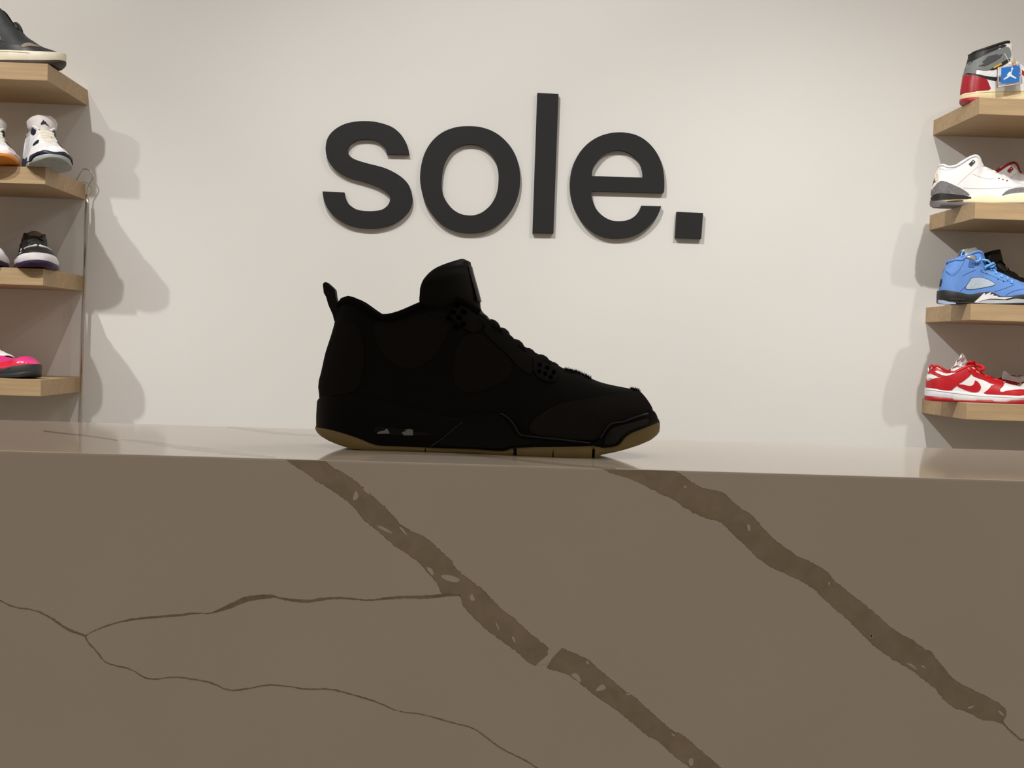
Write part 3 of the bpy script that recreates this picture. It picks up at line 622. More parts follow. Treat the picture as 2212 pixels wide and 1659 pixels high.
def high(label, loc, yaw, c, group=None, extra=True, S=HIGH):
    root = tag(empty('high_top_sneaker', loc, yaw), label, 'shoe', group); up = S['up']; so = S['sole']
    shell(up, 'upper', c['upper'], root); lining(up, c['lining'], root, .09)
    sole_layer('midsole', *S['mid'], so, c['mid'], root); sole_layer('outsole', *S['out'], so, c['out'], root)
    for nm, p, k, off, sm in S['P']: panel(nm, p, up, c[k], root, off, smooth=sm)
    heel_strip(up, .075, .02, .40, c['heel'], root); heel_strip(up, .06, .47, .74, c['ankle'], root); heel_strip(up, .06, .75, .97, c['collar'], root)
    if extra: panel('wing_emblem', S['wings'], up, c['emblem'], root, .0034, sides=(-1,), smooth=0)
    if extra: panel('lace_label', S['yellow'], up, c['yellow'], root, .0040, sides=(-1,), smooth=0)
    seam([(S['mid'][0][k][0], S['mid'][0][k][1]-.0045) for k in (1, 3, 4, 5, 6)], so, c['stitch'], root, .0009, .0014)
    for x, z in S['laces']: lace_bar(x, z+.002, -.65, .0045, .0026, .018, c['lace'], root)
    tongue(S['TC'], S['TE'], c['tongue'], root, .03)
    return root
hc = dict(upper=WHT, lining=BLACK, mid=CREAM, out=DRED, heel=DRED, collar=BLACK, ankle=GREY, swoosh=BLACK, toe=DRED, emblem=cm('dark_grey_print', (74, 74, 78), .7), yellow=cm('yellow_label', (232, 176, 30), .5), stitch=cm('cream_stitch', (205, 190, 150), .8), lace=OFFW, tongue=cm('cream_tongue', (222, 200, 160), .8))
high('grey, white and dark red high-top with a blue hang tag', (FH.P[0], FH.P[1], ZC+ZR[0]), 0.0, hc)

# acrylic hang tag on the high-top
tg = lambda p, w=.056: FH.conv(p, w)
c0 = tg((1310, 620)); root = tag(empty('hang_tag', (FH.P[0]+c0[0], FH.P[1]-.060, ZC+ZR[0]+c0[1])), 'square clear hang tag with blue card, tied to the grey high-top', 'tag')
rel = lambda *pts: [(tg(p)[0]-c0[0], tg(p)[1]-c0[1]) for p in pts]
M_ACR = mat('clear_acrylic', (.95, .93, .96), .05, trans=.92, var=0)
case_out = rel((1050, 700), (1300, 640), (1560, 600), (1582, 1060), (1045, 1140)); card = rel((1120, 708), (1530, 650), (1512, 1020), (1110, 1062))
M_TAGB = cm('blue_card', (38, 118, 200), .4); M_TAGW = cm('white_print', (240, 244, 250), .5)
prism('clear_case', case_out, [], -.004, .004, M_ACR, root)
cd_ = prism('blue_card', card, [], -.0052, -.0042, M_TAGB, root)
fig = rel((1345, 745), (1368, 748), (1345, 815), (1342, 862), (1400, 900), (1455, 935), (1440, 957), (1310, 898), (1240, 945), (1172, 976), (1160, 960), (1230, 910), (1290, 868), (1250, 890), (1240, 870), (1285, 810), (1300, 795), (1330, 795))
prism('jumping_figure_emblem', fig, [], -.0060, -.0051, M_TAGW, cd_)
prism('ball_emblem', [(rel((1357, 726))[0][0]+.0026*math.cos(a), rel((1357, 726))[0][1]+.0026*math.sin(a)) for a in (i*.524 for i in range(12))], [], -.0060, -.0051, M_TAGW, cd_)
for a, b in (((1050, 702), (1555, 612)), ((1048, 1128), (1580, 1056)), ((1052, 702), (1048, 1128)), ((1558, 612), (1580, 1056))):
    q = rel(a, b); tube('case_rim', [(q[0][0], -.0045, q[0][1]), (q[1][0], -.0045, q[1][1])], .0011, cm('clear_rim', (226, 220, 232), .1), root, 6)
q = rel((1255, 340), (1290, 470), (1325, 590), (1335, 640)); tube('cord', [(q[0][0], .014, q[0][1]), (q[1][0], .006, q[1][1]), (q[2][0], 0, q[2][1]), (q[3][0], 0, q[3][1])], .0007, OFFW, root, 6)
slab('loop', rel((1285, 600), (1310, 572), (1355, 575), (1365, 620), (1290, 632)), .002, M_TAGW, root, .0005)

# low sneaker with grey textured heel and air window
FT = Frame(1992, 320, 10.0545, (172, 1200), 3.235, math.radians(-7), ZR[1])
def spec_cement():
    F = FT; S = {}; L = .302; S['sole'] = Sole(0, L, .051)
    T = F.sil((358, 402), (400, 380), (440, 390), (480, 428), (540, 443), (640, 433), (740, 393), (860, 313), (940, 255), (1050, 208), (1110, 190), (1175, 220), (1222, 310), (1240, 380), (1300, 410), (1440, 460), (1560, 530), (1700, 590), (1850, 650), (1930, 695), (2150, 775))
    T += [(.252, .062), (.277, .054), (.292, .043), (.298, .034)]
    B = F.sil((205, 1080), (660, 1060), (1060, 1075), (1400, 1020), (1740, 1075))+[(.235, .022), (.275, .026), (.298, .030)]
    H = F.sil((205, 1080), (203, 980), (212, 900), (238, 820), (292, 640), (332, 480), (358, 402))
    B = [(x, max(z-.007, .012)) for x, z in B]; H[0] = B[0]
    S['up'] = Upper(T, B, H, .047, F.conv((1180, 225), 0)[0], F.conv((1930, 695), 0)[0], .028)
    e = lambda *p: edge(F, S['sole'], *p); n = lambda *p: onto(F, S['up'], *p)
    top = e((188, 1050), (280, 985), (400, 972), (660, 987), (1060, 1045), (1090, 1035), (1180, 1010), (1300, 985), (1400, 980), (1560, 1000), (1740, 1045), (1830, 1010), (1900, 992), (2212, 957))+[(.262, .034), (.302, .040)]
    bot = [(0, .016), (.02, .0125), (.06, .010), (.16, .009), (.22, .010), (.27, .014), (.302, .022)]
    S['mid'] = (top, bot); S['out'] = (bot, [(0, .006), (.014, 0), (.24, 0), (.285, .006), (.302, .014)])
    S['P'] = [('heel_overlay', n((208, 930), (245, 870), (380, 720), (440, 710), (520, 730), (660, 790), (860, 880), (980, 960), (1050, 1035), (900, 1030), (660, 1010), (400, 1000), (280, 1010), (203, 1060)), 'cement', .0014),
        ('heel_tab', n((350, 440), (340, 480), (345, 570), (378, 690), (310, 800), (240, 880), (226, 920), (248, 800), (298, 640)), 'tab', .0016),
        ('toe_overlay', n((1700, 1045), (1850, 905), (2000, 872), (2212, 850), (2500, 880), (2680, 990), (2700, 1040), (2500, 1010), (2212, 965), (1900, 1000), (1800, 1035)), 'cement', .0014)]
    S['SP'] = [('heel_block', e((190, 1145), (200, 1055), (285, 990), (400, 975), (660, 992), (1055, 1048), (1075, 1108), (700, 1112), (350, 1125)), 'block', .0016),
        ('air_window', e((545, 1142), (890, 1117), (892, 1145), (870, 1150), (550, 1172)), 'window', .0018), ('heel_tread', e((175, 1205), (300, 1195), (375, 1195), (400, 1240), (380, 1280), (185, 1290)), 'out', .0012)]
    S['em'] = [n((1010, 345), (1100, 255), (1150, 300), (1060, 395)), n((1085, 300), (1098, 288), (1114, 300), (1102, 318)), n((270, 680), (290, 665), (278, 730), (312, 718), (262, 765), (245, 810))]
    S['seams'] = [n((770, 800), (900, 670), (1060, 530), (1215, 400)), n((890, 862), (1100, 877), (1500, 877), (2000, 850), (2200, 820)), n((1090, 560), (1250, 625), (1450, 672), (1560, 655)), n((370, 450), (540, 480), (700, 440), (900, 330), (1040, 235))]
    S['dots'] = n((1665, 660), (1750, 685), (1840, 710))
    S['laces'] = [F.conv(p, 0) for p in ((1270, 420), (1350, 450), (1440, 475), (1520, 520), (1600, 560), (1740, 620), (1850, 665))]
    S['TC'] = F.sil((1750, 630), (1440, 480), (1250, 390), (1170, 300), (1100, 220), (1045, 172)); S['TE'] = [F.conv(p, .03) for p in ((1700, 680), (1380, 560), (1150, 470), (1080, 380), (1000, 280), (945, 235))]
    return S
CEM = spec_cement()
def cement(label, loc, yaw, c, group=None):
    S = CEM; root = tag(empty('low_sneaker', loc, yaw), label, 'shoe', group); up, so = S['up'], S['sole']
    shell(up, 'upper', c['upper'], root); lining(up, c['lining'], root)
    sole_layer('midsole', *S['mid'], so, c['mid'], root); sole_layer('outsole', *S['out'], so, c['out'], root)
    for nm, p, k, off in S['P']: panel(nm, p, up, c[k], root, off)
    for nm, p, k, off in S['SP']: panel(nm, p, so, c[k], root, off, sides=(-1,), smooth=1)
    eb = panel('eyelet_emblem', S['em'][0], up, c['emblem'], root, .0030, .003, smooth=0)
    panel('eyelet_dot', S['em'][1], up, c['upper'], eb, .0038, .003, (-1,), 0)
    panel('heel_emblem', S['em'][2], up, c['emblem'], root, .0024, .003, (-1,), 0)
    for s_ in S['seams']: seam(s_, up, SEAM, root, .0009)
    for p in S['dots']: panel('perforation', ellipse(p[0], p[1], .0023, .0014, 8), up, c['dot'], root, .0012, .003, (-1,), 0)
    for i, (x, z) in enumerate(S['laces']): lace_bar(x, z+.0025, -.5, .0042, .0027, .019, c['lace'], root, skew=.003*(-1)**i)
    tongue(S['TC'], S['TE'], c['upper'], root, .022)
    return root
def cement_mat(n, a, b):
    m = mat(n, lin(a), .7, var=.2, scale=160, bump=.5, bscale=180); return m
CG = cement_mat('cracked_grey', (112, 110, 112), 0)
cc = dict(upper=WHT, lining=WHT, mid=cm('aged_cream', (250, 240, 206), .5, var=.02), out=cm('grey_rubber', (108, 104, 106), .6), cement=CG, tab=cm('cream_tab', (228, 218, 200), .5), block=BLACK, window=cm('brown_window', (92, 78, 54), .3), emblem=BLACK, dot=DRED, lace=OFFW)
cement('white low sneaker with cracked grey heel and black eyelet badge', (FT.P[0], FT.P[1], ZC+ZR[1]), FT.yaw, cc, 'white sneakers on the right shelf')
cr = dict(cc); cr.update(lining=DRED, emblem=DRED, mid=WHT, block=DRED)
cement('white sneaker with red badge and red lining, behind the white one', (FT.P[0]+.135, FT.P[1]+.088, ZC+ZR[1]), FT.yaw, cr, 'white sneakers on the right shelf')

# mid-top with side netting and flame midsole
FB = Frame(2002, 520, 10.367, (235, 1370), 3.165, 0.0, ZR[2])
def spec_flame():
    F = FB; S = {}; L = .300; S['sole'] = Sole(0, L, .051)
    T = F.sil((462, 505), (485, 468), (540, 443), (620, 438), (700, 450), (790, 365), (850, 333), (960, 283), (1050, 258), (1120, 263), (1170, 303), (1205, 400), (1230, 520), (1290, 600), (1400, 655), (1560, 705), (1700, 760), (1850, 835), (2000, 890), (2177, 940))
    T += [(.245, .060), (.272, .053), (.289, .043), (.296, .034)]
    B = F.sil((285, 1160), (360, 1140), (730, 1190), (940, 1225), (1200, 1195), (1390, 1175), (1640, 1265), (1750, 1275))+[(.215, .018), (.270, .024), (.296, .030)]
    H = F.sil((285, 1160), (288, 1100), (303, 1000), (333, 850), (363, 740), (412, 640), (442, 560), (462, 505))
    B = [(x, max(z-.007, .012)) for x, z in B]; H[0] = B[0]
    S['up'] = Upper(T, B, H, .047, F.conv((1150, 290), 0)[0], F.conv((2000, 890), 0)[0], .029)
    e = lambda *p: edge(F, S['sole'], *p); n = lambda *p: onto(F, S['up'], *p)
    top = e((250, 1160), (300, 1108), (420, 1100), (730, 1155), (930, 1200), (1050, 1190), (1240, 1155), (1390, 1135), (1500, 1160), (1650, 1240), (1750, 1250), (2000, 1220), (2177, 1195))+[(.262, .032), (.300, .038)]
    bot = [(0, .007), (.03, .005), (.23, .005), (.27, .009), (.300, .018)]
    S['mid'] = (top, bot); S['out'] = (bot, [(0, .003), (.012, 0), (.24, 0), (.282, .005), (.300, .013)])
    S['net'] = n((985, 848), (1100, 828), (1190, 818), (1300, 850), (1420, 900), (1530, 968), (1500, 1002), (1300, 1042), (1000, 1090), (860, 1082), (890, 1010), (970, 900))
    S['netrim'] = n((970, 838), (1100, 815), (1195, 805), (1310, 838), (1430, 888), (1548, 965), (1515, 1012), (1300, 1055), (1000, 1104), (840, 1096), (872, 1005), (955, 900))
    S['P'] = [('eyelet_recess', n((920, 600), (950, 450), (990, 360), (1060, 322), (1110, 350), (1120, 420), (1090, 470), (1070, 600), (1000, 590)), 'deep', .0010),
        ('heel_bar', n((330, 850), (352, 850), (325, 1000), (302, 1040), (300, 1000)), 'bar', .0010),
        ('ankle_pad', n((455, 560), (520, 500), (640, 480), (720, 520), (720, 620), (640, 720), (540, 750), (450, 690), (435, 630)), 'pad', .0011),
        ('lace_panel', n((1160, 670), (1300, 640), (1420, 660), (1600, 740), (1850, 850), (1880, 930), (1700, 900), (1500, 800), (1300, 730)), 'stay', .0012)]
    S['SP'] = [('flame', e((1060, 1382), (1270, 1180), (1302, 1172), (1290, 1215), (1430, 1152), (1442, 1160), (1400, 1212), (1500, 1190), (1480, 1228), (1592, 1235), (1580, 1265), (1760, 1270), (1930, 1262), (1750, 1312), (1560, 1300), (1420, 1300), (1250, 1332), (1100, 1388)), 'flame', .0018),
        ('sidewall', e((1090, 1392), (1250, 1345), (1420, 1318), (1560, 1322), (1800, 1330), (2000, 1295), (2177, 1315), (2500, 1330), (2500, 1385), (1400, 1405)), 'side', .0014),
        ('heel_tread', e((240, 1322), (380, 1332), (500, 1370), (650, 1392), (640, 1420), (430, 1425), (245, 1395)), 'ice', .0014),
        ('air_window', e((510, 1290), (530, 1275), (860, 1295), (855, 1335), (520, 1335)), 'window', .0014)]
    S['seams'] = [n((430, 690), (480, 742), (560, 782), (660, 742), (740, 640), (850, 430)), n((735, 1150), (850, 1040), (965, 930)), n((1510, 1145), (1700, 1085), (1970, 985)), n((1770, 1230), (1860, 1162), (2000, 1112), (2170, 1082)), n((800, 790), (950, 710), (1100, 655))]
    S['dots'] = n((1220, 665), (1335, 735), (1595, 860), (1715, 915), (1010, 410), (1025, 515))
    S['laces'] = [F.conv(p, 0) for p in ((1330, 560), (1430, 640), (1535, 715), (1665, 800), (1795, 860), (1890, 920))]
    S['toggles'] = n((1430, 650), (1535, 725), (1665, 805), (1795, 865), (1890, 935))
    S['TC'] = F.sil((1500, 670), (1350, 610), (1270, 500), (1210, 380), (1150, 250), (1090, 150)); S['TE'] = [F.conv(p, .03) for p in ((1400, 760), (1250, 660), (1100, 500), (980, 420), (850, 360), (905, 185))]
    S['loop'] = F.sil((790, 350), (770, 310), (800, 250), (860, 210), (910, 188)); S['lp'] = F.conv
    return S
FLM = spec_flame()
BLUE = cm('blue_suede', (98, 140, 208), .85, var=.05, bump=.15, bscale=600)
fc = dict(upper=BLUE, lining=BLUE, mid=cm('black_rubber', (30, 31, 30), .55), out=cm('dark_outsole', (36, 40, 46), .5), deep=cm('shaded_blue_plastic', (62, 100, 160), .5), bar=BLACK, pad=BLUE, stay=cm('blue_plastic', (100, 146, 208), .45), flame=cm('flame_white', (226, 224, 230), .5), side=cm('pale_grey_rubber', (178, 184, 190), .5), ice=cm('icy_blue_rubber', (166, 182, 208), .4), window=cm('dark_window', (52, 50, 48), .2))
S = FLM; root = tag(empty('mid_top_sneaker', (FB.P[0], FB.P[1], ZC+ZR[2])), 'sky blue mid-top sneaker with black and white midsole', 'shoe'); up, so = S['up'], S['sole']
shell(up, 'upper', fc['upper'], root); lining(up, fc['lining'], root, .07)
sole_layer('midsole', *S['mid'], so, fc['mid'], root); sole_layer('outsole', *S['out'], so, fc['out'], root)
for nm, p, k, off in S['P']: panel(nm, p, up, fc[k], root, off)
panel('netting_frame', S['netrim'], up, cm('dark_blue_edge', (52, 78, 130), .7), root, .0006, smooth=1)
panel('netting', S['net'], up, mat('pale_netting', lin((176, 190, 204)), .6, var=.35, scale=520), root, .0012, smooth=1)
for nm, p, k, off in S['SP']: panel(nm, p, so, fc[k], root, off, sides=(-1,), smooth=0)
for s_ in S['seams']: seam(s_, up, cm('dark_blue_seam', (58, 88, 150), .8), root, .0011, .0006)
for p in S['dots']: panel('perforation', ellipse(p[0], p[1], .0014, .0014, 8), up, BLACK, root, .0017, .003, (-1,), 0)
LB = cm('blue_lace', (108, 172, 238), .7)
for i, (x, z) in enumerate(S['laces']): lace_bar(x, z+.0015, -.5, .0042, .0027, .020, LB, root, skew=.003*(-1)**i)
for p in S['toggles']: panel('lace_loop', ellipse(p[0], p[1]+.0008, .0030, .0046, 10, -.2), up, LB, root, .0042, .003, (-1,), 0)
tongue(S['TC'], S['TE'], mat('silver_tongue', (.55, .53, .50), .25, metal=.7), root, .03)
L_ = lambda *p: [(a[0], y, a[1]) for a, y in ((FB.conv(q, -y), y) for q, y in p)]
tube('tongue_binding', L_(((790, 355), -.024), ((768, 310), -.020), ((800, 250), -.015), ((860, 210), -.008), ((912, 186), 0)), .0018, LB, root, 6)
tube('lace_end', L_(((1085, 465), -.036), ((1150, 460), -.037), ((1200, 420), -.034), ((1190, 380), -.030)), .0030, LB, root, 8)
tube('lace_bow', L_(((1200, 435), -.022), ((1290, 430), -.026), ((1370, 450), -.028), ((1420, 500), -.024), ((1440, 580), -.020)), .0030, LB, root, 8)
tube('lace_bow', L_(((1300, 640), -.024), ((1330, 580), -.028), ((1420, 540), -.026), ((1490, 500), -.020), ((1525, 540), -.016), ((1480, 580), -.020), ((1400, 590), -.024)), .0034, LB, root, 8)
tube('lace_bow', L_(((1490, 580), -.014), ((1540, 610), -.018), ((1560, 670), -.020)), .0026, cm('deep_blue_lace', (60, 110, 190), .7), root, 8)

# low court sneaker
FR = Frame(1982, 750, 9.617, (162, 1020), 3.200, 0.0, ZR[3])
def spec_court():
    F = FR; S = {}; L = .300; S['sole'] = Sole(0, L, .0505)
    T = F.sil((262, 482), (300, 415), (335, 382), (352, 380), (395, 405), (450, 452), (540, 502), (640, 522), (720, 512), (820, 463), (920, 413), (1020, 379), (1100, 382), (1180, 470), (1290, 543), (1400, 603), (1540, 653), (1700, 695), (1810, 745), (2000, 783), (2212, 833))
    T += [(.258, .058), (.278, .050), (.291, .041), (.296, .034)]
    B = F.sil((208, 880), (690, 935), (1320, 1000), (1659, 1015))+[(.220, .020), (.270, .022), (.296, .028)]
    H = F.sil((208, 880), (207, 760), (210, 680), (233, 560), (248, 520), (262, 482))
    S['up'] = Upper(T, B, H, .047, F.conv((1080, 380), 0)[0], F.conv((1810, 745), 0)[0], .028)
    e = lambda *p: edge(F, S['sole'], *p); n = lambda *p: onto(F, S['up'], *p)
    top = e((190, 845), (690, 908), (1320, 978), (1800, 1000), (2212, 1016))+[(.262, .030), (.300, .037)]
    bot = e((170, 1000), (500, 1043), (730, 1068), (760, 1092), (1210, 1112), (1235, 1100), (1560, 1108), (1600, 1130), (1830, 1136), (1950, 1110), (2212, 1095))
    bot = [(x, min(max(z, .0045), .013)) for x, z in bot]+[(.27, .013), (.300, .020)]
    S['mid'] = (top, bot); S['out'] = (bot, [(0, .002), (.01, 0), (.24, 0), (.282, .004), (.300, .012)])
    S['P'] = [('heel_counter', n((206, 682), (440, 642), (560, 622), (830, 732), (885, 757), (760, 832), (690, 908), (450, 888), (204, 855)), 'heel', .0019, 1),
        ('collar', n((232, 552), (262, 482), (322, 395), (350, 385), (450, 458), (640, 528), (720, 518), (920, 418), (1020, 385), (1105, 388), (1150, 470), (1110, 580), (900, 742), (860, 742), (560, 618), (440, 632), (280, 555)), 'collar', .0014, 1),
        ('collar_stripe', n((355, 515), (400, 490), (445, 502), (560, 550), (680, 547), (860, 472), (1030, 395), (1038, 412), (900, 482), (700, 577), (552, 607)), 'stripe', .0024, 1),
        ('heel_tab', n((252, 505), (286, 425), (316, 437), (268, 502)), 'tab', .0024, 0),
        ('heel_wedge', n((222, 660), (235, 572), (272, 552), (440, 630), (330, 657)), 'wedge', .0024, 0),
        ('eyestay', n((1110, 580), (1150, 470), (1290, 548), (1540, 660), (1700, 698), (1812, 748), (1800, 772), (1540, 772), (1400, 692), (1250, 642)), 'stay', .0013, 1),
        ('toe_wrap', n((1540, 772), (1800, 772), (1780, 802), (1700, 882), (1730, 940), (1900, 892), (2212, 877), (2450, 930), (2590, 1010), (2500, 1030), (2212, 1015), (1800, 998), (1335, 975), (1480, 872)), 'toe', .0013, 1),
        ('swoosh', n((800, 800), (900, 762), (1060, 807), (1140, 797), (1180, 742), (1190, 680), (1262, 732), (1312, 802), (1312, 862), (1270, 920), (1190, 937), (1100, 925), (950, 872)), 'swoosh', .0016, 1)]
    S['laces'] = [F.conv(p, 0) for p in ((1180, 455), (1260, 525), (1345, 575), (1440, 615), (1540, 655), (1640, 690), (1730, 715))]
    S['TC'] = F.sil((1700, 700), (1440, 620), (1260, 540), (1180, 460), (1130, 380), (1090, 310)); S['TE'] = [F.conv(p, .03) for p in ((1650, 760), (1350, 700), (1150, 620), (1080, 540), (1040, 450), (1040, 370))]
    S['bow'] = [[(1060, 360), (1060, 310), (1130, 320), (1200, 310), (1270, 370), (1340, 400), (1350, 450), (1290, 480), (1220, 440), (1180, 380)], [(1130, 470), (1180, 490), (1230, 450), (1160, 420)], [(1180, 540), (1220, 570), (1270, 500), (1300, 540)], [(1300, 620), (1340, 640), (1380, 580), (1440, 620)], [(1430, 665), (1470, 680), (1510, 610)]]
    return S
CRT = spec_court()
def court(label, loc, yaw, c, group=None, bow=False, zs=1.0, tongue_up=True):
    S = CRT; root = tag(empty('court_sneaker', loc, yaw), label, 'shoe', group); up, so = S['up'], S['sole']
    root.scale = (1, 1, zs)
    shell(up, 'upper', c['upper'], root); lining(up, c['lining'], root)
    sole_layer('midsole', *S['mid'], so, c['mid'], root); sole_layer('outsole', *S['out'], so, c['out'], root)
    for nm, p, k, off, sm in S['P']: panel(nm, p, up, c[k], root, off, smooth=sm)
    heel_strip(up, .06, .02, .46, c['heel'], root)
    seam([(x, z-.0045) for x, z in S['mid'][0][:6]], so, c['line'], root, .0009, .0014)
    for i, (x, z) in enumerate(S['laces']): lace_bar(x, z+.002, -.5, .0052, .0026, .019, c['lace'], root, skew=.003*(-1)**i)
    if tongue_up: tongue(S['TC'], S['TE'], c['tongue'], root, .03)
    if bow:
        for k, b in enumerate(S['bow']):
            P = [(FR.conv(q, .02)[0], -.016-.012*math.sin(j*1.3+k), FR.conv(q, .02)[1]) for j, q in enumerate(b)]
            tube('lace_bow', crom(P, 3), .0042, c['lace'], root, 8, .6)
    return root
rc = dict(upper=WHT, lining=RED, mid=cm('white_rubber', (232, 234, 240), .5), out=cm('red_rubber', (168, 20, 36), .5), heel=RED, collar=RED, stripe=WHT, tab=WHT, wedge=WHT, stay=RED, toe=RED, swoosh=RED, line=cm('sole_groove', (178, 180, 190), .7), lace=cm('red_lace', (206, 16, 22), .75), tongue=RED)
court('red and white low sneaker with a red lace bow', (FR.P[0], FR.P[1], ZC+ZR[3]), 0.0, rc, 'red sneakers on the lowest right shelf', bow=True)
court('red and white low sneaker half hidden at the right edge of the shelf', (FR.P[0]+.172, FR.P[1]+.100, ZC+ZR[3]), math.radians(4), rc, 'red sneakers on the lowest right shelf', zs=.74, tongue_up=False)
# crumpled tissue stuffed into the red sneakers
M_TIS = mat('thin_tissue', (.90, .86, .86), .4, trans=.12, var=.03, bump=.2, bscale=150)
def tissue(label, ox, oy, pts, yoff):
    P = [FR.conv(p, -yoff) for p in pts]; cx = P[0][0]; cz = min(p[1] for p in P)
    bm = bmesh.new(); tr = np.random.RandomState(len(pts)+int(pts[0][0])); n = len(P)
    ctr_ = np.mean(P, 0); rows = []
    for j, f in enumerate((1.0, .66, .33)):
        rows.append([bm.verts.new((ctr_[0]+(p[0]-ctr_[0])*f-cx, (tr.rand()-.5)*.012*(1.5-f)+(1-f)*.006, ctr_[1]+(p[1]-ctr_[1])*f-cz)) for p in P])
    for a, b in zip(rows[:-1], rows[1:]):
        for i in range(n): bm.faces.new((a[i], a[(i+1) % n], b[(i+1) % n], b[i]))
    bm.faces.new(rows[-1])
    o = from_bm('tissue_paper', bm, M_TIS); o.location = (FR.P[0]+cx, FR.P[1]+yoff, ZC+ZR[3]+cz)
    s_ = o.modifiers.new('thick', 'SOLIDIFY'); s_.thickness = .0006
    tag(o, label, 'tissue', 'tissue paper in the red sneakers')
tissue('translucent crumpled tissue sticking out of the front red sneaker', 0, 0, [(690, 560), (695, 440), (760, 390), (820, 270), (885, 180), (935, 120), (985, 190), (1010, 250), (1060, 310), (1040, 420), (900, 520)], .002)
tissue('translucent tissue at the heel of the half hidden red sneaker', 0, 0, [(1745, 660), (1760, 560), (1785, 490), (1830, 485), (1900, 560), (1990, 610), (2212, 600), (2260, 700), (2100, 740), (1900, 690)], .075)

# black sneaker behind the blue one
wl = cm('bright_white_lace', (240, 240, 238), .7)
bk = dict(BLK); bk.update(upper=cm('black_nubuck', (22, 22, 22), .8), lace=wl, gum=BLACK, mid=BLACK, stay=cm('smoke_grey_panel', (70, 66, 60), .6), guard=BLACK, mesh=cm('charcoal_mesh', (40, 38, 36), .8), wing=cm('smoke_wing', (74, 70, 64), .5), tongue=cm('charcoal_tongue', (34, 30, 30), .5), tab=BLACK)
bs = winged('sneaker', 'black sneaker with white laces behind the blue one', (1.226, 3.290, ZC+ZR[2]), 0.0, bk, full=False, pull=False)
bs.scale = (1.0, 1.0, .90)

# ---- left shelves ------------------------------------------------------------------
toe_px = at_y(141, 131, 3.165)
lh = dict(upper=cm('black_washed_leather', (44, 46, 50), .6, var=.2, scale=40), lining=BLACK, mid=cm('ivory_rubber', (236, 228, 208), .5), out=cm('brown_black_outsole', (56, 44, 34), .6), heel=cm('black_heel', (38, 38, 40), .6), collar=BLACK, ankle=cm('black_ankle', (34, 34, 36), .6), swoosh=cm('taupe_swoosh', (142, 130, 114), .6), toe=cm('black_toe', (48, 48, 54), .45), emblem=BLACK, yellow=BLACK, stitch=cm('ivory_stitch', (200, 190, 168), .8), lace=BLACK, tongue=BLACK)
hl = high('black high-top with ivory midsole and taupe side mark, toe overhanging', (toe_px[0]-.305, 3.168, ZC+ZL[0]), 0.0, lh, extra=False, S=HIGH2)
panel('toe_box', [(.2108, .0428), (.2163, .0495), (.2263, .0535), (.233, .0525), (.243, .0487), (.256, .0465), (.244, .0445), (.233, .045), (.224, .0428), (.2175, .0389)], HIGH2['up'], lh['swoosh'], hl, .0022)
panel('side_mark', ellipse(.147, .0600, .0145, .0140, 16), HIGH2['up'], lh['swoosh'], hl, .0026)
lace_bar(.187, .101, -.95, .0115, .0065, .015, BLACK, hl)
NAVY = cm('navy_plastic', (26, 28, 54), .4)
wv = dict(upper=cm('white_leather_warm', (240, 240, 244), .45, var=.02), lining=WHT, gum=cm('pale_grey_outsole', (166, 170, 166), .5), mid=NAVY, mesh=cm('white_mesh', (226, 226, 232), .7), guard=WHT, wing=NAVY, stay=WHT, hole=NAVY, window=NAVY, air=WHT, bump=NAVY, wingp=NAVY, lace=OFFW, tongue=cm('white_tongue', (214, 208, 208), .6), tab=NAVY)
def place_toe(toe, yaw, L=.304): return (toe[0]-L*math.cos(yaw), toe[1]-L*math.sin(yaw))
ya = math.radians(-62); p = place_toe((-1.012, 3.060), ya, .275)
nv = winged('sneaker', 'white sneaker with navy toe trim, toe overhanging the shelf end', (p[0], p[1], ZC+ZL[1]), ya, wv, 'white sneakers on the left shelf', full=False, pull=False)
nv.scale = (.90, 1.0, .84)
fz = [(-(p[0]-sum(q[0] for q in fig)/len(fig))*.62, (p[1]-min(q[1] for q in fig))*.62) for p in fig]; TZ = [p[1] for p in WINGED['tongueC']]; TX = [p[0] for p in WINGED['tongueC']]
bm = bmesh.new(); zb_ = TZ[3]+.004; V_ = [[bm.verts.new((np.interp(zb_+b, TZ[2:], TX[2:])+d, a, zb_+b)) for a, b in fz] for d in (.0038, .0020)]
bm.faces.new(V_[0]); n_ = len(fz)
for k_ in range(n_): bm.faces.new((V_[0][k_], V_[0][(k_+1) % n_], V_[1][(k_+1) % n_], V_[1][k_]))
bmesh.ops.triangulate(bm, faces=[f for f in bm.faces if len(f.verts) > 4]); from_bm('tongue_emblem', bm, NAVY, nv)
p = place_toe((-1.138, 3.060), ya, .275)
ob = dict(wv); ob.update(mid=cm('blush_midsole', (226, 214, 214), .5), gum=cm('orange_outsole', (226, 140, 48), .5), wing=BLACK, bump=cm('warm_grey_trim', (206, 196, 192), .5), wingp=WHT, guard=cm('warm_grey_suede', (208, 200, 196), .8), tab=BLACK, stay=cm('soft_grey', (196, 194, 190), .7))
no_ = winged('sneaker', 'white sneaker with an orange outsole at the left edge', (p[0], p[1], ZC+ZL[1]), ya, ob, 'white sneakers on the left shelf', full=False, pull=False)
no_.scale = (.90, 1.0, .80)
PUR = cm('deep_purple', (58, 34, 96), .5); LIL = cm('lilac_leather', (140, 128, 206), .5); IND = cm('indigo_leather', (44, 48, 124), .5)
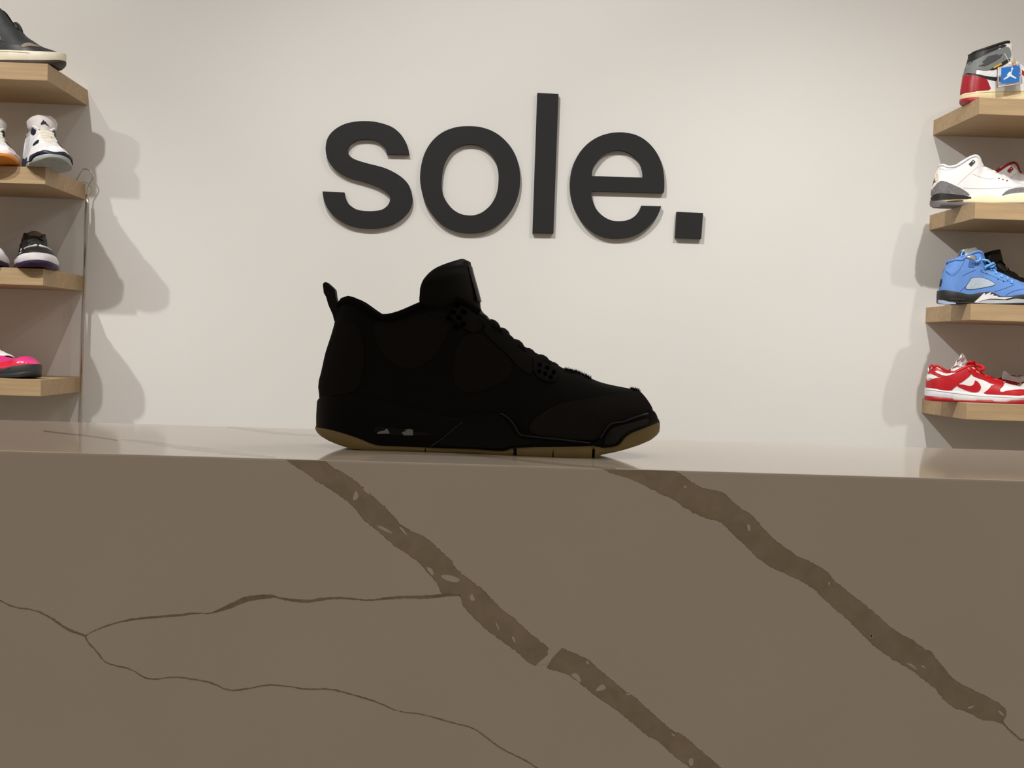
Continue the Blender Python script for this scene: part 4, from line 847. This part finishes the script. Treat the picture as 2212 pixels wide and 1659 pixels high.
pc = dict(upper=BLACK, lining=BLACK, mid=cm('white_sole', (232, 228, 232), .5), out=cm('aubergine_rubber', (46, 26, 62), .5), heel=PUR, collar=PUR, stripe=BLACK, tab=BLACK, wedge=PUR, stay=BLACK, toe=cm('black_patent', (20, 20, 22), .3), swoosh=WHT, line=cm('lilac_groove', (200, 188, 200), .7), lace=BLACK, tongue=cm('khaki_tongue', (104, 92, 74), .8))
yb = math.radians(-68); p = place_toe((-1.050, 3.075), yb)
pr = court('black and purple low sneaker with white curved mark', (p[0], p[1], ZC+ZL[2]), yb, pc, 'purple sneakers on the left shelf', tongue_up=True)
panel('toe_stripe', [(.270, .0530), (.258, .0590), (.249, .0530), (.238, .0450), (.226, .0370), (.230, .0330), (.246, .0395), (.260, .0465)], CRT['up'], WHT, pr, .0024)
p = place_toe((-1.170, 3.075), yb)
lc = dict(pc); lc.update(upper=WHT, toe=LIL, stay=IND, collar=IND, heel=LIL, out=cm('ink_rubber', (28, 24, 66), .5), swoosh=IND, lace=cm('ink_lace', (24, 24, 60), .7), tongue=IND)
court('lilac and indigo low sneaker at the left edge', (p[0], p[1], ZC+ZL[2]), yb, lc, 'purple sneakers on the left shelf')
PINK = cm('hot_pink_leather', (232, 62, 138), .35, coat=.4); PRED = cm('patent_pink_red', (232, 46, 74), .15, coat=1.0)
yc = math.radians(-30); tp = at_y(78, 800, 3.14); p = place_toe((tp[0], 3.14), yc, .300)
kc = dict(upper=PINK, lining=PINK, mid=cm('charcoal_sole', (58, 60, 64), .6), out=cm('charcoal_outsole', (44, 45, 48), .6), heel=PRED, collar=PINK, stripe=PINK, tab=PRED, wedge=PRED, stay=PINK, toe=PRED, swoosh=cm('pale_pink_patch', (240, 130, 170), .25, coat=.6), line=cm('charcoal_groove', (48, 50, 52), .7), lace=wl, tongue=cm('taupe_tongue', (110, 92, 88), .7))
pk = court('glossy hot pink low sneaker with white laces on a charcoal sole', (p[0], p[1], ZC+ZL[3]), yc, kc)
panel('toe_band', [(.20, .030), (.235, .041), (.262, .043), (.284, .040), (.294, .035), (.2955, .028), (.27, .024), (.20, .022)], CRT['up'], PRED, pk, .0020)
panel('lace_jewel', ellipse(CRT['laces'][2][0]+.004, CRT['laces'][2][1]+.001, .006, .004, 10, -.5), CRT['up'], PRED, pk, .006, .003, (-1,), 0)

# ------------------------------------------------------------------ long steel shoehorn hooked over the left shelf end
XH = XL+.010; YH = YW-.040
pt = lambda px, py: (lambda q: (q[0], YH, q[2]+ZC))(at_y(px, py, YH))
root = tag(empty('shoehorn', pt(186, 900)), 'long slim steel shoehorn hanging at the end of the left shelves', 'shoehorn')
sub = lambda P: [Vector(p)-root.location for p in P]
hook = crom([pt(164, 392), pt(170, 381), pt(178, 368), (pt(186, 365)[0], YH, pt(186, 365)[2]), pt(196, 371), pt(201, 381), pt(199, 389), pt(193, 399), pt(189, 408), pt(188, 425)], 5)
tube('hook', sub(hook), .0016, M_CHROME, root, 8)
bm = bmesh.new(); rows = []
for i, (px, py, w) in enumerate(((188, 420, .0040), (188.5, 440, .0052), (188.5, 470, .0060), (187, 520, .0050), (183.5, 600, .0040), (180.5, 680, .0045), (178.5, 760, .0045), (175.8, 850, .0040), (173.5, 930, .0060), (172.5, 975, .010), (171.5, 1000, .004))):
    q = Vector(pt(px, py))-root.location
    rows.append([bm.verts.new((q.x+w*math.sin(a), q.y-w*.8*math.cos(a)+d, q.z)) for d, s_ in ((0, 1), (.0012, -1)) for a in (s_*k*.35 for k in range(-4, 5))])
for a, b in zip(rows[:-1], rows[1:]):
    for k in range(18): bm.faces.new((a[k], a[(k+1) % 18], b[(k+1) % 18], b[k]))
bm.faces.new(rows[0]); bm.faces.new(rows[-1][::-1])
from_bm('blade', bm, M_CHROME, root, True)
